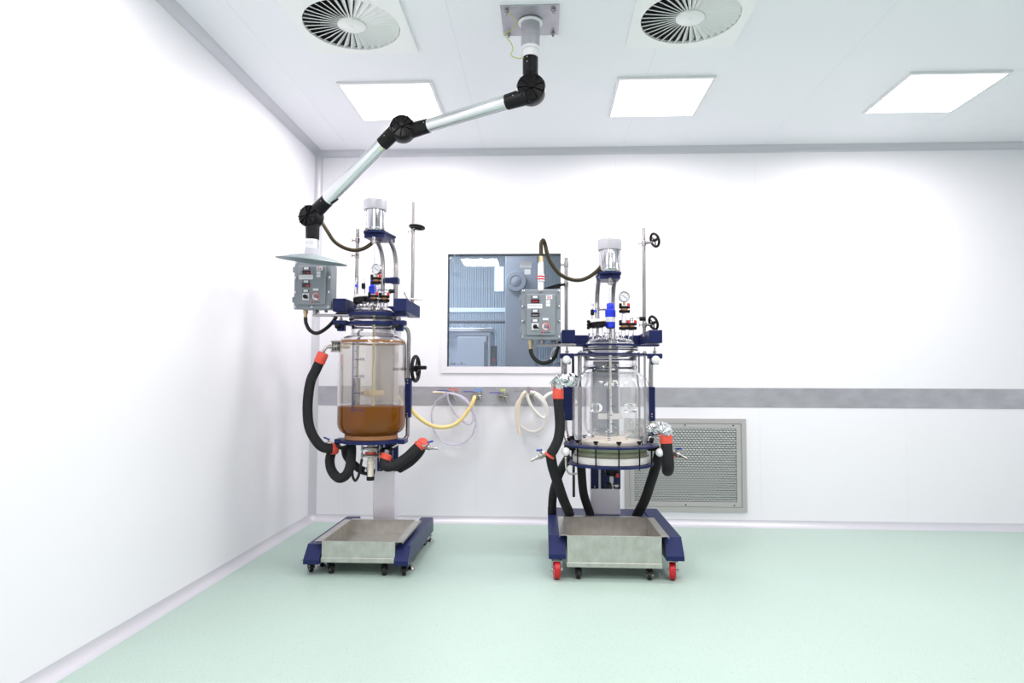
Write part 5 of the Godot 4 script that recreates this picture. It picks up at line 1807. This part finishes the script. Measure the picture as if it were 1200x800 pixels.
func build_extraction_arm():
	var O := Vector3(-0.0675, CEIL, -3.313)
	var t := thing("extraction_arm", "jointed fume extraction arm with grey hood hanging from the ceiling", "extraction arm", O)
	var st := nst()
	span(st, Vector3(-0.1475, -0.008, -0.142), Vector3(0.1475, 0, 0.142), 0.001)
	var pl := part(t, "ceiling_plate", st, "brushed_stainless")
	for p in [[-1, -1], [1, -1], [-1, 1], [1, 1]]:
		st = nst()
		var q := Vector3(p[0] * 0.118, -0.008, p[1] * 0.112)
		rod(st, q, q + Vector3.DOWN * 0.012, 0.012, 6)
		rod(st, q, q + Vector3.DOWN * 0.024, 0.0065, 10)
		part(pl, "bolt", st, "stainless")
	st = nst()
	ring(st, Vector3(0, -0.012, 0), Vector3.DOWN, 0.045, 0.063, 0.01, 40)
	part(t, "seal_ring", st, "white_plastic")
	st = nst()
	rod(st, Vector3(0, -0.008, 0), Vector3(0, -0.146, 0), 0.0485, 40)
	part(t, "post", st, "brushed_stainless")
	st = nst()
	ring(st, Vector3(0, -0.146, 0), Vector3.DOWN, 0.036, 0.0475, 0.014, 40)
	rod(st, Vector3(0, -0.146, 0), Vector3(0, -0.22, 0), 0.036, 36)
	part(t, "inner_post", st, "white_plastic")
	var j1 := W([-0.063, 2.61, 3.31], O)
	var j2 := W([-0.78, 2.51, 3.56], O)
	var j3 := W([-1.37, 2.08, 3.8], O)
	st = nst()
	rod(st, Vector3(0, -0.2, 0), Vector3(0, -0.285, 0), 0.0395, 32)
	rod(st, Vector3(0, -0.28, 0), j1, 0.0385, 32, 0.045)
	var c1 := part(t, "collar", st, "black_plastic")
	for y in [-0.213, -0.236]:
		st = nst()
		ball(st, Vector3(-0.016, y, 0.0365), 0.004, 8, 5)
		part(c1, "rivet", st, "polished_steel")
	joint(t, j1, 0.075, Vector3(0.02, 0, 1), 0.042)
	# first tube, joint, second tube
	var a1 := W([-0.18, 2.563, 3.34], O)
	var b1 := W([-0.636, 2.516, 3.53], O)
	var d1 := (b1 - a1).normalized()
	st = nst()
	rod(st, a1 - d1 * 0.03, b1 + d1 * 0.02, 0.0375, 40)
	part(t, "arm_tube", st, "aluminium_tube")
	st = nst()
	rod(st, a1 + d1 * 0.012, a1 - d1 * 0.11, 0.0395, 32, 0.043)
	var c2 := part(t, "collar", st, "black_plastic")
	rivets(c2, a1 - d1 * 0.055, d1, 0.039)
	st = nst()
	rod(st, b1 - d1 * 0.012, b1 + d1 * 0.14, 0.0395, 32, 0.043)
	var c3 := part(t, "collar", st, "black_plastic")
	rivets(c3, b1 - d1 * 0.01, d1, 0.039)
	joint(t, j2, 0.069, Vector3(0.12, 0.1, 1), 0.044)
	var a2 := W([-0.891, 2.448, 3.59], O)
	var b2 := W([-1.271, 2.163, 3.76], O)
	var d2 := (b2 - a2).normalized()
	st = nst()
	rod(st, a2 - d2 * 0.03, b2 + d2 * 0.02, 0.0375, 40)
	part(t, "arm_tube", st, "aluminium_tube")
	st = nst()
	rod(st, a2 + d2 * 0.015, a2 - d2 * 0.14, 0.0395, 32, 0.043)
	var c4 := part(t, "collar", st, "black_plastic")
	rivets(c4, a2 - d2 * 0.045, d2, 0.039)
	st = nst()
	box(st, a2 + d2 * 0.028 + Vector3(0.012, -0.022, 0.027), Vector3(0.016, 0.022, 0.0006), 0.0, Basis(Vector3.RIGHT, 0.55) * Basis(Vector3.BACK, -0.6))
	part(t, "yellow_sticker", st, "label_yellow")
	st = nst()
	rod(st, b2 - d2 * 0.015, b2 + d2 * 0.15, 0.0395, 32, 0.043)
	var c5 := part(t, "collar", st, "black_plastic")
	rivets(c5, b2 - d2 * 0.0, d2, 0.039)
	st = nst()
	var dh := b2 - d2 * 0.05 + Vector3(0.018, -0.03, 0)
	box(st, dh, Vector3(0.05, 0.014, 0.02), 0.003, Basis(Vector3.BACK, 0.65))
	part(t, "damper_handle", st, "black_plastic")
	joint(t, j3, 0.066, Vector3(-0.35, 0.1, 1), 0.042)
	# drop tube, hood
	var hx := -1.362
	st = nst()
	rod(st, W([hx, 2.06, 3.8], O), W([hx, 1.945, 3.8], O), 0.041, 32, 0.0395)
	part(t, "collar", st, "black_plastic")
	st = nst()
	rod(st, W([hx - 0.002, 1.95, 3.8], O), W([hx - 0.002, 1.89, 3.8], O), 0.0385, 36)
	var dt := part(t, "drop_tube", st, "aluminium_tube")
	st = nst()
	for k in 40:
		var s := -0.95 + 1.9 * k / 40.0
		var e := -0.95 + 1.9 * (k + 1) / 40.0
		var cc := W([hx - 0.002, 0, 3.8], O)
		var p0 := cc + Vector3(sin(s), 0, cos(s)) * 0.0388
		var p1 := cc + Vector3(sin(e), 0, cos(e)) * 0.0388
		var ya := Vector3.UP * 1.903
		var yb := Vector3.UP * 1.94
		tri(st, p0 + ya, p1 + ya, p1 + yb, Vector3(sin(s), 0, cos(s)), Vector3(sin(e), 0, cos(e)), Vector3(sin(e), 0, cos(e)))
		tri(st, p0 + ya, p1 + yb, p0 + yb, Vector3(sin(s), 0, cos(s)), Vector3(sin(e), 0, cos(e)), Vector3(sin(s), 0, cos(s)))
	var lb := part(dt, "printed_label", st, "paper")
	st = nst()
	for k in 4:
		for y in [1.931, 1.921, 1.914]:
			if k == 1 and y < 1.92:
				continue
			var s := -0.45 + 0.28 * k
			box(st, W([hx - 0.002, y, 3.8], O) + Vector3(sin(s), 0, cos(s)) * 0.039, Vector3(0.007, 0.0025, 0.0006), 0.0, Basis(Vector3.UP, s))
	part(lb, "small_print", st, "print_grey")
	st = nst()
	var hd := Transform3D(Basis(Vector3.BACK, -0.105) * Basis(Vector3.RIGHT, 0.075), W([hx, 1.818, 3.8], O))
	rod(st, W([hx, 1.892, 3.8], O), W([hx - 0.002, 1.842, 3.8], O), 0.0405, 32, 0.0425)
	part(t, "hood_adaptor", st, "adaptor_grey")
	st = nst()
	lathe(st, [Vector2(0.203, -0.003), Vector2(0.2055, -0.0005), Vector2(0.203, 0.002), Vector2(0.17, 0.008), Vector2(0.12, 0.024), Vector2(0.07, 0.034), Vector2(0.042, 0.038), Vector2(0.042, 0.034), Vector2(0.07, 0.03), Vector2(0.12, 0.02), Vector2(0.17, 0.004), Vector2(0.203, -0.003)], 56, hd)
	part(t, "hood", st, "hood_grey", "shallow grey round extraction hood")
	# earth wire
	st = nst()
	tube(st, WL([[-0.175, 2.965, 3.205], [-0.15, 2.94, 3.215], [-0.13, 2.925, 3.225], [-0.16, 2.89, 3.24], [-0.195, 2.87, 3.245], [-0.165, 2.83, 3.25], [-0.155, 2.8, 3.26], [-0.165, 2.775, 3.265], [-0.135, 2.758, 3.27], [-0.1, 2.765, 3.28]], O), 0.0024, 8, 6)
	part(t, "earth_wire", st, "earth_wire")

# ---------------------------------------------------------------- services on the steel band
func wall_valve(x: float, y: float, label: String, lever: String, lev: float):
	var t := thing("wall_valve", label, "valve", Vector3(x, y, WALL + 0.004), "valves on the steel band")
	t.scale = Vector3.ONE * 1.2
	var st := nst()
	rod(st, Vector3(0, 0, 0), Vector3(0, 0, 0.008), 0.032, 20)
	rod(st, Vector3(0, 0, 0.006), Vector3(0, 0, 0.04), 0.012, 14)
	ball(st, Vector3(0, 0, 0.045), 0.019, 14, 8)
	lathe(st, [Vector2(0.0085, 0), Vector2(0.019, 0), Vector2(0.019, 0.012), Vector2(0.0085, 0.012), Vector2(0.0085, 0)], 6, aim(Vector3(0, 0, 0.058), Vector3.BACK))
	ring(st, Vector3(0, 0, 0.06), Vector3.BACK, 0.0095, 0.014, 0.026, 16, 0.001)
	rod(st, Vector3(0, 0, 0.045), Vector3(0, 0.028, 0.045), 0.006, 10)
	part(t, "valve_body", st, "cast_metal")
	st = nst()
	rod(st, Vector3(0.025, -0.005, 0.03), Vector3(0.04, -0.035, 0.03), 0.006, 8)
	rod(st, Vector3(0.035, 0.005, 0.02), Vector3(0.035, 0.03, 0.02), 0.006, 8)
	rod(st, Vector3(0.012, 0.0, 0.03), Vector3(0.04, 0.0, 0.03), 0.006, 8)
	part(t, "drain_cock", st, "cast_metal")
	st = nst()
	box(st, Vector3(-0.048 + lev, 0.028, 0.045), Vector3(0.062, 0.006, 0.01), 0.0015)
	rod(st, Vector3(-0.02 + lev, 0.028, 0.045), Vector3(0, 0.026, 0.045), 0.003, 8)
	part(t, "lever", st, lever)
	return t

func pipe_label(x: float, w: float, m: String, label: String):
	var t := thing("pipe_label", label, "label", Vector3(x, 1.04, WALL + 0.004), "labels on the steel band")
	var st := nst()
	span(st, Vector3(-w / 2, -0.01, 0), Vector3(w / 2, 0.01, 0.0012), 0.0003)
	part(t, "plate", st, m)
	st = nst()
	var n := int(w / 0.013)
	for k in n:
		var cx := -w / 2 + (k + 0.5) * w / n
		box(st, Vector3(cx, 0.002, 0.0014), Vector3(w / n * 0.62, 0.002, 0.0006), 0.0)
		box(st, Vector3(cx, -0.003, 0.0014), Vector3(w / n * 0.62, 0.002, 0.0006), 0.0)
		box(st, Vector3(cx, 0.0, 0.0014), Vector3(0.0016, 0.01, 0.0006), 0.0)
	part(t, "lettering", st, "paper")

func wall_hose(called: String, pts: Array, r: float, m: String, label: String):
	var o := W(pts[0])
	var st := nst()
	tube(st, WL(pts, o), r, 12, 6)
	return single(called, st, m, label, "hose", "hoses at the steel band", o)

func build_wall_services():
	wall_valve(-0.737, 1.0, "steel wall valve with thin clear hose coiled on it, below the red label", "blue_handle", 0.0)
	wall_valve(-0.533, 0.994, "steel wall valve below the blue label with the yellow hose plugged in", "blue_handle", 0.0)
	wall_valve(-0.328, 0.987, "open steel wall valve below the yellow label without any hose", "blue_handle", 0.0)
	wall_valve(-0.113, 1.0, "steel wall valve carrying the white silicone hose", "stainless", -0.01)
	pipe_label(-0.716, 0.078, "label_red", "red label plate on the steel band")
	pipe_label(-0.515, 0.066, "label_blue", "blue label plate on the steel band")
	pipe_label(-0.317, 0.04, "label_yellow", "yellow label plate on the steel band")
	pipe_label(-0.092, 0.022, "label_purple", "small purple label plate on the steel band")
	wall_hose("yellow_hose", [[-0.533, 0.994, 5.163], [-0.536, 0.975, 5.13], [-0.553, 0.93, 5.12], [-0.585, 0.875, 5.12], [-0.634, 0.814, 5.12], [-0.695, 0.77, 5.11], [-0.775, 0.753, 5.1], [-0.86, 0.77, 5.08], [-0.942, 0.822, 5.05], [-0.995, 0.881, 5.02], [-1.02, 0.93, 4.98], [-1.045, 0.98, 4.9], [-1.07, 0.98, 4.8], [-1.08, 0.9, 4.72]], 0.0155, "yellow_hose", "thick yellow hose sagging from the blue labelled valve")
	wall_hose("clear_hose", [[-0.739, 1.0, 5.16], [-0.75, 1.003, 5.13], [-0.79, 0.985, 5.14], [-0.83, 0.956, 5.15], [-0.869, 0.878, 5.17], [-0.871, 0.787, 5.18], [-0.846, 0.702, 5.19], [-0.792, 0.64, 5.19], [-0.706, 0.611, 5.19], [-0.621, 0.627, 5.19], [-0.558, 0.684, 5.19], [-0.526, 0.775, 5.18], [-0.534, 0.852, 5.17], [-0.567, 0.93, 5.16], [-0.624, 0.986, 5.14], [-0.69, 1.012, 5.12], [-0.735, 1.015, 5.11], [-0.738, 0.98, 5.115], [-0.73, 0.95, 5.12], [-0.694, 0.88, 5.13], [-0.644, 0.816, 5.14], [-0.587, 0.778, 5.14], [-0.548, 0.796, 5.14], [-0.54, 0.85, 5.13], [-0.58, 0.94, 5.11], [-0.66, 1.0, 5.1], [-0.76, 1.02, 5.12]], 0.0085, "clear_hose", "thin clear lilac hose looped over the red labelled valve")
	wall_hose("orange_hose_stub", [[-0.765, 1.022, 5.1], [-0.8, 1.024, 5.12], [-0.858, 1.023, 5.13]], 0.007, "tan_hose", "short tan hose stub pointing left at the red labelled valve")
	wall_hose("silicone_hose", [[-0.113, 1.0, 5.16], [-0.119, 1.016, 5.13], [-0.154, 0.995, 5.13], [-0.2, 0.939, 5.16], [-0.214, 0.868, 5.18], [-0.203, 0.805, 5.19], [-0.161, 0.75, 5.19], [-0.083, 0.717, 5.19], [-0.013, 0.74, 5.19], [0.022, 0.8, 5.18], [0.032, 0.877, 5.17], [0.015, 0.947, 5.15], [-0.028, 1.003, 5.13], [-0.09, 1.028, 5.11], [-0.122, 1.01, 5.1], [-0.105, 0.95, 5.1], [-0.07, 0.89, 5.11], [-0.02, 0.842, 5.12], [0.011, 0.831, 5.13], [0.022, 0.87, 5.13], [0.0, 0.95, 5.11], [-0.06, 1.01, 5.09]], 0.0125, "silicone_hose", "white silicone hose coiled over the rightmost valve")
	wall_hose("tan_hose", [[-0.13, 1.03, 5.085], [-0.15, 1.015, 5.085], [-0.178, 0.965, 5.09], [-0.193, 0.89, 5.1], [-0.195, 0.805, 5.11], [-0.184, 0.705, 5.12]], 0.0135, "tan_hose", "short tan hose hanging straight down beside the white coil")
	wall_hose("grey_hose", [[0.0, 0.965, 5.18], [0.012, 0.985, 5.18], [0.036, 1.007, 5.18], [0.071, 1.02, 5.18], [0.13, 1.018, 5.18], [0.22, 0.99, 5.18], [0.26, 0.94, 5.18]], 0.013, "silicone_hose", "pale hose running from the white coil behind the jacketed reactor")
	var st := nst()
	rod(st, Vector3(-0.112, 1.02, WALL + 0.15), Vector3(-0.112, 1.07, WALL + 0.15), 0.013, 14)
	tube(st, [Vector3(-0.12, 1.03, WALL + 0.15), Vector3(-0.17, 1.045, WALL + 0.12), Vector3(-0.21, 1.058, WALL + 0.09), Vector3(-0.262, 1.045, WALL + 0.07)], 0.0022, 6, 6)
	tube(st, [Vector3(-0.12, 1.025, WALL + 0.15), Vector3(-0.16, 1.022, WALL + 0.12), Vector3(-0.2, 1.04, WALL + 0.09), Vector3(-0.25, 1.02, WALL + 0.07)], 0.0018, 6, 6)
	rod(st, Vector3(-0.112, 1.03, WALL + 0.06), Vector3(-0.112, 1.03, WALL + 0.15), 0.006, 8)
	single("hose_clip", st, "cast_metal", "steel clip with loose wire ends holding the white coil", "clip")

# ---------------------------------------------------------------- return air vent
func build_wall_vent():
	var O := Vector3(1.105, 0.11, WALL)
	var t := thing("wall_vent", "perforated steel return air grille low on the back wall", "vent grille", O)
	var x0 := -0.468
	var x1 := 0.468
	var y0 := 0.0
	var y1 := 0.716
	var f := 0.036
	var c := [Vector2(x0 + f, y0 + f), Vector2(x1 - f, y0 + f), Vector2(x1 - f, y1 - f), Vector2(x0 + f, y1 - f)]
	var o := [Vector2(x0, y0), Vector2(x1, y0), Vector2(x1, y1), Vector2(x0, y1)]
	for i in 4:
		var j := (i + 1) % 4
		var st := nst()
		prism(st, PackedVector2Array([o[i], o[j], c[j], c[i]]), 0, 0.016)
		part(t, "frame_member", st, "vent_frame")
	var st := nst()
	# sheet metal duct running back from the opening in the wall, then down
	var dw := 0.434
	var d0 := 0.034
	var d1 := 0.682
	span(st, Vector3(-dw, d0, -0.75), Vector3(-dw + 0.002, d1, 0), 0.0)
	span(st, Vector3(dw - 0.002, d0, -0.75), Vector3(dw, d1, 0), 0.0)
	span(st, Vector3(-dw, d0, -0.75), Vector3(dw, d0 + 0.002, 0), 0.0)
	span(st, Vector3(-dw, d1 - 0.002, -0.75), Vector3(dw, d1, 0), 0.0)
	span(st, Vector3(-dw, d0, -0.752), Vector3(dw, d1, -0.75), 0.0)
	part(t, "air_duct", st, "galvanised")
	# flat margin of the punched panel
	var m := 0.036
	var a0 := x0 + f + 0.002
	var a1 := x1 - f - 0.002
	var b0 := y0 + f + 0.002
	var b1 := y1 - f - 0.002
	st = nst()
	span(st, Vector3(a0, b0, 0.008), Vector3(a1, b0 + m, 0.0125), 0.001)
	span(st, Vector3(a0, b1 - m, 0.008), Vector3(a1, b1, 0.0125), 0.001)
	span(st, Vector3(a0, b0 + m, 0.008), Vector3(a0 + m, b1 - m, 0.0125), 0.001)
	span(st, Vector3(a1 - m, b0 + m, 0.008), Vector3(a1, b1 - m, 0.0125), 0.001)
	var pm := part(t, "panel_margin", st, "vent_frame")
	for x in [a0 + 0.06, 0.0, a1 - 0.06]:
		for y in [b0 + 0.013, b1 - 0.013]:
			st = nst()
			rod(st, Vector3(x, y, 0.0125), Vector3(x, y, 0.0145), 0.0065, 10)
			part(pm, "screw", st, "service_dark")
	# rows of punched louvre scales
	st = nst()
	var rows := 32
	var cols := 30
	var ph := (b1 - b0 - 2 * m) / rows
	var pw := (a1 - a0 - 2 * m) / cols
	for r in rows:
		var yb := b0 + m + r * ph
		# sheet left standing between two rows of slits
		flat4(st, Vector3(a0 + m, yb + ph * 0.36, 0.009), Vector3(a1 - m, yb + ph * 0.36, 0.009), Vector3(a1 - m, yb + ph, 0.009), Vector3(a0 + m, yb + ph, 0.009), Vector3.BACK)
		for k in cols + 1:
			var cx := a0 + m + (k + (0.5 if r % 2 == 0 else 0.0)) * pw
			if cx > a1 - m + 0.001:
				continue
			var hw := pw * 0.36
			# bridge beside each slit
			flat4(st, Vector3(maxf(cx - pw * 0.64, a0 + m), yb, 0.009), Vector3(cx - hw, yb, 0.009), Vector3(cx - hw, yb + ph * 0.36, 0.009), Vector3(maxf(cx - pw * 0.64, a0 + m), yb + ph * 0.36, 0.009), Vector3.BACK)
			if cx + hw > a1 - m:
				continue
			# arched lip over the slit
			var top := yb + ph * 0.85
			var low := yb + ph * 0.27
			var p := [Vector3(cx - hw, top, 0.0092), Vector3(cx - hw * 0.5, top, 0.0092), Vector3(cx + hw * 0.5, top, 0.0092), Vector3(cx + hw, top, 0.0092)]
			var q := [Vector3(cx - hw, yb + ph * 0.38, 0.0092), Vector3(cx - hw * 0.5, low, 0.0122), Vector3(cx + hw * 0.5, low, 0.0122), Vector3(cx + hw, yb + ph * 0.38, 0.0092)]
			for e in 3:
				var n: Vector3 = ((q[e] - p[e]) as Vector3).cross((p[e + 1] - p[e]) as Vector3).normalized()
				if n.z < 0:
					n = -n
				flat4(st, p[e], p[e + 1], q[e + 1], q[e], n)
	var sc := part(t, "louvre_scale", st, "vent_steel")
	sc.set_meta("kind", "stuff")
